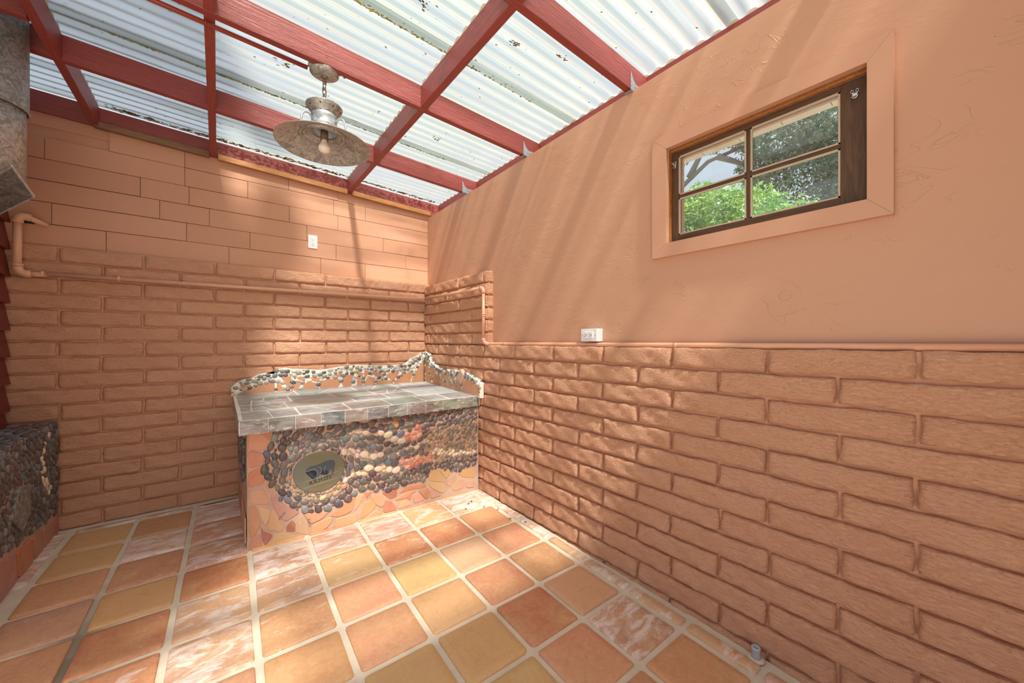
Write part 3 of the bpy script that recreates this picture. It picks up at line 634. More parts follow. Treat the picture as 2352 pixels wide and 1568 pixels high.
# ------------------------------------------------------------------ ceiling: red rafters, blocking, corrugated sheets
cl = empty('ceiling', (.4, 1.5, 2.7), kind='structure')
RX0, RX1 = -1.06, 1.905
def rafter(y0, x0=RX0, x1=RX1, th=.038, name='rafter'):
    L = (x1 - x0) / math.cos(SL); xm = (x0 + x1) / 2
    bm = bmesh.new(); bm_box(bm, (0, 0, 0), (L, th, .132), .002)
    return link(name, done(bm, name, False, 'red_wood'), cl, (xm, y0 + th / 2, (zbb(xm) + zbt(xm)) / 2), (0, SL, 0))
RY = [2.955, 2.088, 1.187, .286, -.615]
for y in RY: rafter(y)
rafter(YS - .004, x1=1.905, th=.034)      # ledger along the back wall
# ledger on the right wall
LY0 = -.62
bm = bmesh.new(); bm_box(bm, (0, 0, 0), (YS - LY0, .038, .135), .002)
link('ledger', done(bm, 'ledger', False, 'red_wood'), cl, (1.924, (YS + LY0) / 2, zbt(1.924) - .0685), (0, 0, R(90)))
# bare nailing strips under the back ledger
for x0, x1, mt in ((-.655, -.052, 'old_wood'), (-.0, .955, 'raw_wood'), (.993, 1.80, 'raw_wood')):
    xm = (x0 + x1) / 2; bm = bmesh.new(); bm_box(bm, (0, 0, 0), (x1 - x0, .03, .042), .0015)
    link('nailing_strip', done(bm, 'nailing_strip', False, mt), cl, (xm, YS - .022, zbb(xm) + .006), (0, SL, 0))
def blocking(xc, y0, y1, th=.04):
    bm = bmesh.new(); bm_box(bm, (0, 0, 0), (y1 - y0, th, .126), .002)
    link('blocking', done(bm, 'blocking', False, 'red_wood'), cl, (xc, (y0 + y1) / 2, zbb(xc) + .066), (0, 0, R(90)))
for xc in (-.652, -.030, .972):
    blocking(xc, 2.994, YS - .005); blocking(xc, 2.127, 2.954); blocking(xc, 1.226, 2.087); blocking(xc, .325, 1.186)
    blocking(xc, -.576, .285)
# header in front of the flue
bm = bmesh.new(); bm_box(bm, (0, 0, 0), (.34, .036, .12), .002)
link('flue_header', done(bm, 'flue_header', False, 'red_wood'), cl, (-.845, 2.69, zbb(-.84) + .063), (0, SL, 0))
# joist hangers at the right ends
for y in RY[:4]:
    bm = bmesh.new()
    zb = zbb(1.79)
    for s, yy in ((-1, y - .0015), (1, y + .0395)):
        pts = [(1.782 - .035, zb - .002), (1.90, zb - .012), (1.90, zb + .075), (1.86, zb + .060), (1.79, zb + .075), (1.782 - .035, zb + .085)]
        pts = [(1.752, zb - .001), (1.90, zb - .006), (1.90, zb + .045), (1.80, zb + .040), (1.775, zb + .06), (1.752, zb + .10)]
        f = bm.faces.new([bm.verts.new((a, yy, b)) for a, b in pts]); e = bmesh.ops.extrude_face_region(bm, geom=[f])
        bmesh.ops.translate(bm, vec=(0, .0015 * s, 0), verts=[v for v in e['geom'] if isinstance(v, bmesh.types.BMVert)])
    bm_box(bm, (1.828, y + .019, zb - .004), (.15, .043, .0018))
    hg = link('joist_hanger', done(bm, 'joist_hanger', False, 'zinc'), cl)
    bm = bmesh.new()
    for q in range(3): bm_box(bm, (1.7585, y - .0035, zb + .02 + q * .024), (.005, .003, .005), .001)
    for q in range(2): bm_box(bm, (1.80 + q * .03, y - .0035, zb + .022), (.05 * .6, .002, .004), .0005)
    link('hanger_nail', done(bm, 'hanger_nail', False, 'galvanised_old'), hg)
# corrugated sheets: three widths lapped along y
P_ = .0775
def zwave(y):
    u = ((y - .016) / P_) % 1.0
    k = .5 + .5 * math.sin(2 * math.pi * u)
    k = min(1, max(0, (k - .5) * 1.5 + .5)); return .016 * k
SEAMS = [-.66, .76, 1.775, 2.79, 3.765]
xs = [RX0 - .02 + (1.95 - RX0) * q / 30 for q in range(31)]
for n, (a, b) in enumerate(zip(SEAMS, SEAMS[1:])):
    bm = bmesh.new(); a2 = a - .05; st = P_ / 8; ny = int((b - a2) / st) + 1
    g_ = [[bm.verts.new((x, a2 + k * st, zbt(x) + .003 + zwave(a2 + k * st) + .0022 * (n % 2) + .002 * math.sin(x * 3 + n))) for x in xs] for k in range(ny + 1)]
    for k in range(ny):
        for q in range(30): bm.faces.new((g_[k][q], g_[k][q + 1], g_[k + 1][q + 1], g_[k + 1][q]))
    link('corrugated_sheet', done(bm, 'corrugated_sheet', True, 'poly'), cl)
# wavy closure strips on top of ledger and blocking
def closure(xc, y0, y1, wd=.03):
    bm = bmesh.new(); st = P_ / 8; n = int((y1 - y0) / st)
    prev = None
    for k in range(n + 1):
        y = y0 + k * st; zt_ = zbt(xc) + .0015 + zwave(y); zl = zbt(xc) - .004
        cur = [bm.verts.new((xc - wd / 2, y, zl)), bm.verts.new((xc - wd / 2, y, zt_)), bm.verts.new((xc + wd / 2, y, zt_)), bm.verts.new((xc + wd / 2, y, zl))]
        if prev:
            for i in range(4): bm.faces.new((prev[i], cur[i], cur[(i + 1) % 4], prev[(i + 1) % 4]))
        else: bm.faces.new(cur)
        prev = cur
    bm.faces.new(prev[::-1])
    link('closure_strip', done(bm, 'closure_strip', False, 'foam'), cl)
closure(1.924, LY0, YS - .02)
for xc in (-.652, .972):
    for a, b in ((-.57, .28), (.33, 1.18), (1.23, 2.08), (2.13, 2.95), (3.0, 3.72)): closure(xc, a, b, .034)
# unseen deck added to keep sun off the near floor and right wall
bm = bmesh.new(); bm_box(bm, (.45, -1.15, 2.84), (3.2, 1.6, .06), 0)
link('added_shade_deck', done(bm, 'added_shade_deck', False, 'red_siding'), cl)
# moss along the laps, and bits lying on the sheets: stuff
rnd = random.Random(3)
def blobs(name, pts, mat):
    bm = bmesh.new()
    for x, y, z, r in pts:
        vv = bmesh.ops.create_icosphere(bm, subdivisions=1, radius=1)['verts']
        m = Matrix.Translation((x, y, z)) @ Euler((0, 0, rnd.uniform(-.5, .5))).to_matrix().to_4x4() @ Matrix.Diagonal((r * rnd.uniform(1.5, 3), r * rnd.uniform(.6, 1.2), r * .5, 1))
        bmesh.ops.transform(bm, matrix=m, verts=vv)
    o = link(name, done(bm, name, True, mat), cl); o['kind'] = 'stuff'
pts = []
for yl, xa, xb, n in ((2.785, -.5, 1.5, 560), (1.772, .25, 1.15, 320), (1.772, 1.15, 1.6, 40)):
    for _ in range(n):
        x = rnd.uniform(xa, xb); g1 = .5 + .5 * math.sin(x * 9) * math.sin(x * 4 + 1)
        if rnd.random() > .35 + .65 * g1: continue
        y = yl + rnd.gauss(0, .004); pts.append((x, y, zbt(x) + .001 + zwave(y), rnd.uniform(.0015, .0045)))
blobs('moss', pts, 'moss')
pts = [(x, y, zbt(x) + .001 + zwave(y), rnd.uniform(.001, .0035)) for x, y in [(rnd.uniform(-.9, 1.85), rnd.uniform(.5, 3.68)) for _ in range(420)]]
pts += [(x, 3.685 + rnd.gauss(0, .012), zbt(x) + .004, rnd.uniform(.003, .008)) for x in [rnd.uniform(-.6, 1.85) for _ in range(480)]]
for cx, cy in ((.30, 2.45), (.55, 2.33), (.75, 1.6), (1.05, 1.72), (1.3, 2.55), (1.2, 1.5), (1.45, 1.4), (1.5, .9), (1.62, .72), (1.0, 3.3), (1.45, 3.2), (.1, 3.2)):
    for _ in range(14):
        x = cx + rnd.gauss(0, .018); y = cy + rnd.gauss(0, .010); pts.append((x, y, zbt(x) + .001 + zwave(y), rnd.uniform(.0015, .005)))
blobs('leaf_litter', pts, 'debris')

# ------------------------------------------------------------------ left wall of dark red lap siding
wl = empty('wall_left', (-1.0, 3.1, 0), kind='structure')
box('sheathing', (-1.075, 2.72, 1.38), (.09, 1.98, 2.86), 'red_siding', wl)
ex = .163
for k in range(16):
    z0 = -.019 + k * ex
    bm = bmesh.new()
    pr = [(-1.028, z0), (-.985, z0), (-1.012, z0 + ex + .012), (-1.028, z0 + ex + .012)]
    f = bm.faces.new([bm.verts.new((a, 1.75, b)) for a, b in pr]); e = bmesh.ops.extrude_face_region(bm, geom=[f])
    bmesh.ops.translate(bm, vec=(0, 3.652 - 1.75, 0), verts=[v for v in e['geom'] if isinstance(v, bmesh.types.BMVert)])
    link('lap_board', done(bm, 'lap_board', False, 'red_siding'), wl)

# ------------------------------------------------------------------ mosaic counter in the corner
ctr = empty('mosaic_counter', (.9, 2.70, -.015), label='mosaic counter in the corner with pebble front, slate top and tiled backsplash', cat='counter')
ua = math.atan2(2.62 - 2.69, 1.668 - .135)
FU = (math.cos(ua), math.sin(ua), 0); FN = (math.sin(ua), -math.cos(ua), 0)
FRONT = frame((.135, 2.69, 0), FU, (0, 0, 1), FN)
bm = bmesh.new()
base = [(.135, 2.69), (1.712, 2.69 + math.tan(ua) * 1.577), (1.712, YW - .012), (.125, YW - .012)]
f = bm.faces.new([bm.verts.new((x, y, -.03)) for x, y in base]); e = bmesh.ops.extrude_face_region(bm, geom=[f])
bmesh.ops.translate(bm, vec=(0, 0, .725), verts=[v for v in e['geom'] if isinstance(v, bmesh.types.BMVert)])
bmesh.ops.bevel(bm, geom=[ed for ed in bm.edges if abs(ed.verts[0].co.z - ed.verts[1].co.z) > .3], offset=.006, segments=2, affect='EDGES')
link('counter_body', done(bm, 'counter_body', False, 'peach_grout'), ctr)
SC = {'o': (204, 146, 112), 'r': (190, 122, 96), 'p': (200, 152, 134), 'm': (182, 130, 118), 'b': (186, 132, 106), 't': (204, 166, 126), 'd': (168, 98, 80), 'y': (208, 164, 106)}
def tint(c, rnd, a=6): return s2l(tuple(max(0, min(255, q + rnd.randint(-a, a))) for q in c))
rnd = random.Random(21)
for k, p in STONES: shard('stone_piece', p, FRONT, .006 + rnd.uniform(-.001, .002), 'sandstone', ctr, tint(SC[k], rnd), .0018, 1, -.002)
# stamped letters in two of the sandstone pieces
def text_mesh(txt, size, ext, name):
    cu = bpy.data.curves.new(name, 'FONT'); cu.body = txt; cu.size = size; cu.extrude = ext; cu.align_x = 'CENTER'; cu.align_y = 'CENTER'; cu.space_character = 1.25
    o = bpy.data.objects.new('tmp', cu); C.objects.link(o); dg = bpy.context.evaluated_depsgraph_get(); dg.update()
    me = bpy.data.meshes.new_from_object(o.evaluated_get(dg)); bpy.data.objects.remove(o); bpy.data.curves.remove(cu); me.name = name
    return me
def put_text(txt, size, F, mat, parent, name='lettering', ext=.0004):
    me = text_mesh(txt, size, ext, name); me.materials.clear(); me.materials.append(M[mat]); return link(name, me, parent, matrix=F)
put_text('EXIC', .020, FRONT @ Matrix.Translation((.176, .148, .0066)) @ Matrix.Rotation(R(50), 4, 'Z'), 'socket', ctr)
put_text('BOIY', .020, FRONT @ Matrix.Translation((.323, .062, .0066)) @ Matrix.Rotation(R(-80), 4, 'Z'), 'socket', ctr)

# pebbles
def pebble_mesh(seed):
    rnd = random.Random(seed); bm = bmesh.new(); n = 11
    ph = [rnd.uniform(0, 6.28) for _ in range(3)]; am = [rnd.uniform(.02, .09), rnd.uniform(.01, .06), rnd.uniform(.0, .03)]
    rings = []
    for rr, z in ((1.0, -.25), (1.0, .18), (.88, .55), (.58, .86)):
        ring = []
        for k in range(n):
            a = 2 * math.pi * k / n; m = 1 + am[0] * math.sin(2 * a + ph[0]) + am[1] * math.sin(3 * a + ph[1]) + am[2] * math.sin(5 * a + ph[2])
            ring.append(bm.verts.new((rr * m * math.cos(a), rr * m * math.sin(a), z)))
        rings.append(ring)
    top = bm.verts.new((0, 0, 1.0))
    for a, b in zip(rings, rings[1:]):
        for k in range(n): bm.faces.new((a[k], a[(k + 1) % n], b[(k + 1) % n], b[k]))
    for k in range(n): bm.faces.new((rings[-1][k], rings[-1][(k + 1) % n], top))
    bm.faces.new(rings[0][::-1])
    return done(bm, 'pebble', True, 'pebble')
PEB = [pebble_mesh(s) for s in range(9)]
PALD = [(78, 68, 68), (90, 80, 80), (66, 60, 60), (100, 92, 92), (86, 68, 66), (112, 104, 102), (76, 74, 76), (94, 76, 70)]
PALG = [(104, 112, 116), (122, 126, 128), (88, 96, 102), (136, 134, 132), (108, 100, 102), (90, 86, 88)]
PALC = [(232, 214, 188), (222, 206, 184), (238, 222, 200), (206, 192, 170), (224, 200, 166)]
PALT = [(170, 146, 116), (150, 134, 112), (196, 174, 142), (120, 108, 92), (104, 104, 98), (184, 150, 112), (132, 118, 98)]
PALX = [(214, 128, 98), (226, 150, 120), (230, 172, 150), (204, 112, 84), (220, 160, 140)]
PALS = [(112, 116, 118), (150, 148, 136), (190, 184, 170), (84, 86, 90), (160, 150, 130), (222, 216, 204), (130, 124, 112)]
def pack(bb, ok, size, passes, seed, tries=2600, gap=1.02):
    rnd = random.Random(seed); xs_ = np.zeros(3000); ys_ = np.zeros(3000); rs = np.zeros(3000); n = 0
    for f in passes:
        for _ in range(tries):
            x = rnd.uniform(bb[0], bb[2]); y = rnd.uniform(bb[1], bb[3])
            if not ok(x, y): continue
            r = size(x, y) * f * rnd.uniform(.88, 1.12)
            if n and np.any((xs_[:n] - x) ** 2 + (ys_[:n] - y) ** 2 < ((rs[:n] + r) * gap) ** 2): continue
            xs_[n] = x; ys_[n] = y; rs[n] = r; n += 1
    return [(float(xs_[k]), float(ys_[k]), float(rs[k])) for k in range(n)]
def lay_pebbles(items, parent, limit, name='pebble', hgt=.55, seed=0):
    """items: (frame, x, y, r, angle, aspect, colour); the largest `limit` single, the rest one stuff mesh"""
    rnd = random.Random(seed)
    items = sorted(items, key=lambda t: -t[3])
    def mt(it):
        F, x, y, r, a, asp, c = it
        return F @ Matrix.Translation((x, y, .0005)) @ Matrix.Rotation(a + rnd.uniform(-.35, .35), 4, 'Z') @ Matrix.Rotation(rnd.uniform(-.12, .12), 4, 'Y') @ Matrix.Diagonal((r * asp * 1.04, r * .99 / asp ** .3, r * hgt, 1))
    for it in items[:limit]: link(name, rnd.choice(PEB), parent, matrix=mt(it), col=tint(it[6], rnd, 7))
    rest = items[limit:]
    if rest:
        vs, fs, cs = [], [], []
        for it in rest:
            me = rnd.choice(PEB); m = mt(it); b = len(vs); c = tint(it[6], rnd, 7)
            vs += [tuple(m @ v.co) for v in me.vertices]
            for p in me.polygons: fs.append([b + q for q in p.vertices]); cs += [(*c, 1)] * len(p.vertices)
        me = bpy.data.meshes.new('small_pebbles'); me.from_pydata(vs, [], fs); me.polygons.foreach_set('use_smooth', [True] * len(fs))
        ca_ = me.color_attributes.new('col', 'FLOAT_COLOR', 'CORNER'); ca_.data.foreach_set('color', np.array(cs, dtype=np.float32).ravel())
        me.materials.append(M['pebble_mix'])
        link('small_pebbles', me, parent, kind='stuff')
mcx, mcy, mrx, mry = .383, .378, .150, .132
def in_med(x, y, g=0.0): return ((x - mcx) / (mrx + g)) ** 2 + ((y - mcy) / (mry + g)) ** 2 < 1
def bandof(x, y):
    for key, wd in (('x', .035), ('c', .018), ('t', .036), ('g', .05)):
        for L in BANDS[key]:
            if seg_d(x, y, L) < wd: return key
    if 1.13 < x and .28 < y < .55: return 't'
    return 'd'
def fsize(x, y):
    dm = math.hypot((x - mcx) / (mrx), (y - mcy) / mry)
    if dm < 1.2: return .0088
    if x > 1.1 and .26 < y < .57: return .0116
    if x < .95: return .0205 if dm > 1.7 or x < .2 else .016
    return .0155 if y < .55 else .0168
def fang(x, y):
    if x < .62: return math.atan2(y - mcy, x - mcx) + math.pi / 2 if math.hypot(x - mcx, y - mcy) < .24 else math.atan2(y - mcy, x - mcx) * .6
    if x < .8: return -.25
    return .35 + .25 * math.sin(x * 6)
rnd = random.Random(8)
its = []
REG2 = REGION
for x, y, r in pack((.07, .11, 1.555, .69), lambda x, y: inpoly(x, y, REG2) and not in_med(x, y, .008), fsize, (1.15, 1., .85, .7, .55, .42), 4, 5600, .985):
    k = bandof(x, y)
    if k == 'd' and x < .95 and rnd.random() < .2: k = 'g'
    pal = {'d': PALD, 'g': PALG, 'c': PALC, 't': PALT, 'x': PALX}[k]
    its.append((FRONT, x, y, r, fang(x, y), rnd.uniform(1.08, 1.38), rnd.choice(pal)))
lay_pebbles(its, ctr, 270, seed=1)
for x, y, r, c in ((.60, .645, .034, (96, 92, 78)), (.705, .64, .030, (120, 100, 84)), (.875, .615, .032, (222, 150, 84)), (.49, .655, .022, (120, 84, 60))):
    link('pebble', PEB[1], ctr, matrix=FRONT @ Matrix.Translation((x, y, .001)) @ Matrix.Diagonal((r, r * .86, r * .35, 1)), col=s2l(c))
# engraved medallion: oval slate, dark inlaid bull, name between two lines
MED = FRONT @ Matrix.Translation((mcx, mcy, .0)) 
shard('medallion', [(mrx * math.cos(a) * (1 + .02 * math.sin(3 * a)), mry * math.sin(a) * (1 + .02 * math.cos(2 * a))) for a in [2 * math.pi * k / 40 for k in range(40)]], MED, .010, 'medal', ctr, bev=.003)
MT = MED @ Matrix.Translation((0, 0, .0102))
bull = [(-.083, -.004), (-.072, .020), (-.055, .030), (-.02, .033), (.02, .044), (.055, .052), (.08, .048), (.092, .030), (.088, .0), (.083, -.030), (.078, -.048), (.066, -.050), (.070, -.022), (.060, -.010), (.056, -.034), (.046, -.056), (.030, -.062), (.044, -.046), (.048, -.018), (.030, -.010), (.014, -.004), (.004, -.030), (-.018, -.056), (-.034, -.066), (-.022, -.046), (-.014, -.026), (-.022, -.008), (-.04, .003), (-.060, .0)]
shard('bull_inlay', bull, MT @ Matrix.Translation((.0, .012, -.0006)), .0012, 'bull', ctr, bev=.0003)
def line(pts, r, mat, F, name='engraved_line', parent=ctr):
    bm = bmesh.new(); bm_tube(bm, pts, r, 5); link(name, done(bm, name, True, mat), parent, matrix=F)
arc = [(-.078 + .0, .003), (-.060, .008), (-.040, .013), (-.024, .010), (-.013, -.004), (-.011, -.024), (-.020, -.044), (-.034, -.056)]
line([(x, y + .010, .0009) for x, y in arc], .0011, 'engl', MT)
line([(x, y, .0009) for x, y in ((-.012, .030), (.004, .024), (.010, .010), (.006, -.006), (-.004, -.022))], .0010, 'engl', MT)
line([(x, y, .0009) for x, y in ((.036, .028), (.028, .016), (.026, .0), (.030, -.016))], .0009, 'engl', MT)
line([(x, y, .0009) for x, y in ((.056, -.034), (.062, -.012), (.076, -.004))], .0009, 'engl', MT)
line([(-.095, -.052, .0), (.108, -.020, .0)], .0012, 'engl', MT); line([(-.098, -.092, .0), (.104, -.062, .0)], .0012, 'engl', MT)
put_text('RAMOS', .034, MT @ Matrix.Translation((.004, -.057, .0002)) @ Matrix.Rotation(R(8.7), 4, 'Z'), 'engd', ctr, ext=.0005)
# the left side face of the base, also pebbled above sandstone
LEFT = frame((.128, YW - .02, 0), (0, -1, 0), (0, 0, 1), (-1, 0, 0))
its = []
rnd = random.Random(9)
for x, y, r in pack((.04, .30, .93, .68), lambda x, y: y > .33 + .04 * math.sin(x * 9), lambda x, y: .015, (1.1, .9, .7), 5, 900):
    if x > .85: continue
    its.append((LEFT, x, y, r, rnd.uniform(0, 3), 1.2, rnd.choice(PALD + PALG)))
sideits = its
for k in range(6):
    x0 = .03 + k * .155
    shard('stone_piece', [(x0, .03), (x0 + .14, .025), (x0 + .145, .15 + .02 * (k % 2)), (x0 + .01, .17)], LEFT, .006, 'sandstone', ctr, tint(SC['brdopt'[k]], rnd), lift=-.002)
# slab: white grout core, slate tiles on top and along the front edge
stop = lambda x, y: .768 + .036 * (y - 2.60)
bm = bmesh.new()
sl = [(.092, 2.602), (1.713, 2.602), (1.713, YW - .009), (.092, YW - .009)]
lo = [bm.verts.new((x, y, stop(x, y) - .084)) for x, y in sl]; hi = [bm.verts.new((x, y, stop(x, y) - .002)) for x, y in sl]
bm.faces.new(lo[::-1]); bm.faces.new(hi)
for q in range(4): bm.faces.new((lo[q], lo[(q + 1) % 4], hi[(q + 1) % 4], hi[q]))
link('slab_core', done(bm, 'slab_core', False, 'white_grout'), ctr)
TOPF = Matrix.Translation((0, 2.60, .768 - .0035)) @ Matrix.Rotation(math.atan(.036), 4, 'X')
SLT = [(150, 158, 164), (164, 168, 170), (138, 144, 152), (150, 138, 140), (172, 170, 162), (158, 162, 156), (140, 134, 134)]  # top slate tones, lightened to stand in for missing sky reflection
rnd = random.Random(31)
def crazed(x0, x1, y0, y1, n):
    """a slate broken into pieces: recursive irregular cuts"""
    polys = [[(x0, y0), (x1, y0), (x1, y1), (x0, y1)]]
    while len(polys) < n:
        polys.sort(key=lambda p: -abs(sum(p[i][0] * p[(i + 1) % len(p)][1] - p[(i + 1) % len(p)][0] * p[i][1] for i in range(len(p)))))
        p = polys.pop(0); cx = sum(q[0] for q in p) / len(p); cy = sum(q[1] for q in p) / len(p)
        a = rnd.uniform(0, math.pi); nx_, ny_ = math.cos(a), math.sin(a); c0 = nx_ * cx + ny_ * cy
        A_, B_ = [], []
        for i in range(len(p)):
            s, t_ = p[i], p[(i + 1) % len(p)]; ds = nx_ * s[0] + ny_ * s[1] - c0; dt = nx_ * t_[0] + ny_ * t_[1] - c0
            (A_ if ds >= 0 else B_).append(s)
            if ds * dt < 0:
                u = ds / (ds - dt); m_ = (s[0] + (t_[0] - s[0]) * u, s[1] + (t_[1] - s[1]) * u); A_.append(m_); B_.append(m_)
        if len(A_) < 3 or len(B_) < 3: polys.append(p); break
        polys += [A_, B_]
    return polys
def shrink(p, d):
    cx = sum(q[0] for q in p) / len(p); cy = sum(q[1] for q in p) / len(p); rr = max(.01, min(math.hypot(q[0] - cx, q[1] - cy) for q in p))
    f_ = max(.5, 1 - d / rr); return [(cx + (q[0] - cx) * f_, cy + (q[1] - cy) * f_) for q in p]
ROWS = [(.008, .262, [(.106, .40, 2), (.40, .70, 7), (.70, .98, 2), (.98, 1.24, 1), (1.24, 1.44, 5), (1.44, 1.70, 2)]),
        (.266, .50, [(.106, .37, 9), (.37, .80, 1), (.80, 1.06, 8), (1.06, 1.30, 1), (1.30, 1.70, 1)]),
        (.504, .76, [(.106, .42, 10), (.42, .72, 7), (.72, 1.02, 1), (1.02, 1.30, 7), (1.30, 1.68, 4)]),
        (.764, 1.03, [(.106, .50, 11), (.50, .95, 2), (.95, 1.32, 3), (1.32, 1.68, 9)])]
for y0, y1, cs_ in ROWS:
    for x0, x1, n in cs_:
        for p in crazed(x0 + .002, x1 - .002, y0 + .002, y1 - .002, n):
            shard('slate_tile', shrink(p, .0058 if n > 1 else .003), TOPF, .0028, 'slate', ctr, tint(rnd.choice(SLT), rnd, 8), .0008)
EDGE = frame((0, 2.603, .768), (1, 0, 0), (0, 0, 1), (0, -1, 0))
ej = [.094] + SLABJ[:-1] + [1.70]
for n, (a, b) in enumerate(zip(ej, ej[1:])):
    c = [(124, 114, 110), (104, 106, 100), (134, 116, 108), (92, 98, 104), (138, 124, 110), (88, 86, 94), (112, 108, 102), (120, 104, 98), (106, 102, 84), (110, 106, 84), (98, 88, 72), (96, 100, 86)][n % 12]
    shard('slate_tile', [(a + .002, -.084), (b - .002, -.084 + rnd.uniform(-.002, .002)), (b - .002, -.002), (a + .002, -.002)], EDGE, .006, 'slate', ctr, tint(c, rnd, 4), .0015)
ELEFT = frame((.096, 2.60, .768), (0, 1, 0), (0, .036, 1), (-1, 0, 0))
for q in range(7): shard('slate_tile', [(.004 + q * .15, -.082), (.148 + q * .15, -.082), (.148 + q * .15, -.002), (.004 + q * .15, -.002)], ELEFT, .005, 'slate', ctr, tint((86, 80, 82), rnd), .0015)
# backsplashes: white grout body with wavy top, orange tile shards, pebble crest
def wavy(top, z0, F, th, nm='backsplash_body'):
    poly = [(top[0][0], z0)] + top + [(top[-1][0], z0)]
    shard(nm, poly, F, th, 'white_grout', ctr, bev=.004)
BACK = frame((0, YW - .009, 0), (1, 0, 0), (0, 0, 1), (0, -1, 0))
SB = .046
wavy(SPBTOP, .79, BACK, SB)
BF = frame((0, YW - .009 - SB + .0005, 0), (1, 0, 0), (0, 0, 1), (0, -1, 0))
for p in SPB: shard('orange_tile', p, BF, .004, 'orange', ctr, bev=.001)
RIGHT = frame((XW - .005, 0, 0), (0, -1, 0), (0, 0, 1), (-1, 0, 0))
fl = lambda P: [(-a, b) for a, b in P]
wavy(fl(SPRTOP), .755, RIGHT, .036)
RF = frame((XW - .005 - .0355, 0, 0), (0, -1, 0), (0, 0, 1), (-1, 0, 0))
for p in SPR: shard('orange_tile', fl(p), RF, .004, 'orange', ctr, bev=.001)
its = list(sideits)
def crest(top, shards, F, seed, size, y1):
    T_ = sorted(top)
    def zt_(x): 
        for (a, b), (c, d) in zip(T_, T_[1:]):
            if a <= x <= c: return b + (d - b) * (x - a) / max(1e-6, c - a)
        return 0
    def ok(x, y):
        if y > zt_(x) - size * .45: return False
        if y < zt_(x) - .085 and y < y1: pass
        return not any(inpoly(x + dx, y + dy, p) for p in shards for dx, dy in ((0, 0), (size * .45, 0), (-size * .45, 0), (0, size * .45), (0, -size * .45)))
    bb = (T_[0][0] + .006, .80, T_[-1][0] - .006, 1.12)
    rn = random.Random(seed)
    return [(F, x, y, r, rn.uniform(-.4, .4), rn.uniform(1.05, 1.35), rn.choice(PALS + PALS[:4])) for x, y, r in pack(bb, ok, lambda x, y: size, (1.25, 1., .75, .5), seed, 2600)]
its += crest(SPBTOP, SPB, BF, 12, .0135, .95)
its += crest(fl(SPRTOP), [fl(p) for p in SPR], RF, 13, .0125, .9)
lay_pebbles(its, ctr, 30, hgt=.5, seed=2)
# pebbles capping the right crest, seen edge-on, and the pink standing stone
rnd = random.Random(14)
for (a, b), (c, d) in zip(SPRTOP, SPRTOP[1:]):
    n = max(1, int(math.hypot(a - c, b - d) / .026))
    for q in range(n):
        t_ = (q + .5) / n; y = a + (c - a) * t_; z = b + (d - b) * t_
        if -.03 < y - 2.81 < .03: continue
        link('pebble', rnd.choice(PEB), ctr, (XW - .014, y, z - .002), (rnd.uniform(-.3, .3), rnd.uniform(-.5, 0), rnd.uniform(0, 3)), (.017, .012, .009), col=tint(rnd.choice(PALS + [(222, 216, 204)] * 3), rnd))
link('standing_stone', (lambda p: (p.materials.append(M['sandstone']), p)[1])(prism_mesh([(-(a - 2.82), b - .90) for a, b in soften(PINK, 2)], .035, .006, 'standing_stone')), ctr, matrix=RF @ Matrix.Translation((-2.82, .90, -.01)), col=s2l((206, 168, 156)), label='pink rough standing stone')

# ------------------------------------------------------------------ pebbled bench against the left wall
bn = empty('pebbled_bench', (-.90, 2.9, -.01), label='pebble covered block with slate inset standing against the dark red siding', cat='bench')
bm = bmesh.new(); bm_box(bm, (-.894, 2.90, .335), (.178, 1.52, .73), .008)
link('bench_body', done(bm, 'bench_body', False, 'peach_grout'), bn)
BX = -.804
BR = frame((BX, YW, 0), (0, -1, 0), (0, 0, 1), (1, 0, 0))
BT = frame((-1.01, YW, .70), (1, 0, 0), (0, -1, 0), (0, 0, 1)); BT = frame((-1.01, 2.15, .70), (1, 0, 0), (0, 1, 0), (0, 0, 1))
slate_poly = [(.50, .44), (.33, .42), (.37, .24), (.47, .17), (.60, .22)]
slate_poly = [(.49, .455), (.63, .475), (.73, .347), (.587, .232), (.50, .30)]
its = []; rnd = random.Random(17)
low = lambda x: .125 + .09 * x
for x, y, r in pack((.02, .10, 1.0, .695), lambda x, y: y > low(x) + .01 and not inpoly(x, y, [(a + (a - .60) * .14, b + (b - .36) * .14) for a, b in slate_poly]), lambda x, y: .0132, (1.15, .95, .75, .6), 18, 4500):
    k = PALC if (seg_d(x, y, [(.2, .66), (.3, .52), (.25, .4), (.15, .33)]) < .03 and rnd.random() < .6) else (PALD + PALG[:3])
    its.append((BR, x, y, r, 1.2 + rnd.uniform(-.4, .4), rnd.uniform(1.15, 1.5), rnd.choice(k)))
for x, y, r in pack((.03, .55, .20, 1.51), lambda x, y: True, lambda x, y: .016, (1.1, .9, .7), 19, 1500):
    its.append((BT, x, y, r, rnd.uniform(-.5, .5), 1.35, rnd.choice(PALD + PALG[:3])))
lay_pebbles(its, bn, 290, hgt=.6, seed=3)
shard('slate_inset', slate_poly, BR, .014, 'slate', bn, s2l((84, 84, 82)), .003)
for k, (x0, x1) in enumerate(((.0, .10), (.11, .26), (.27, .40), (.41, .62), (.63, .85), (.86, 1.1))):
    shard('stone_piece', [(x0 + .004, .0), (x1, .0), (x1 + .015, low(x1) - .02), (x0 + .02, low(x0) - .02)], BR, .006, 'sandstone', bn, tint(SC['rmbrmb'[k]], rnd), .002, 1)

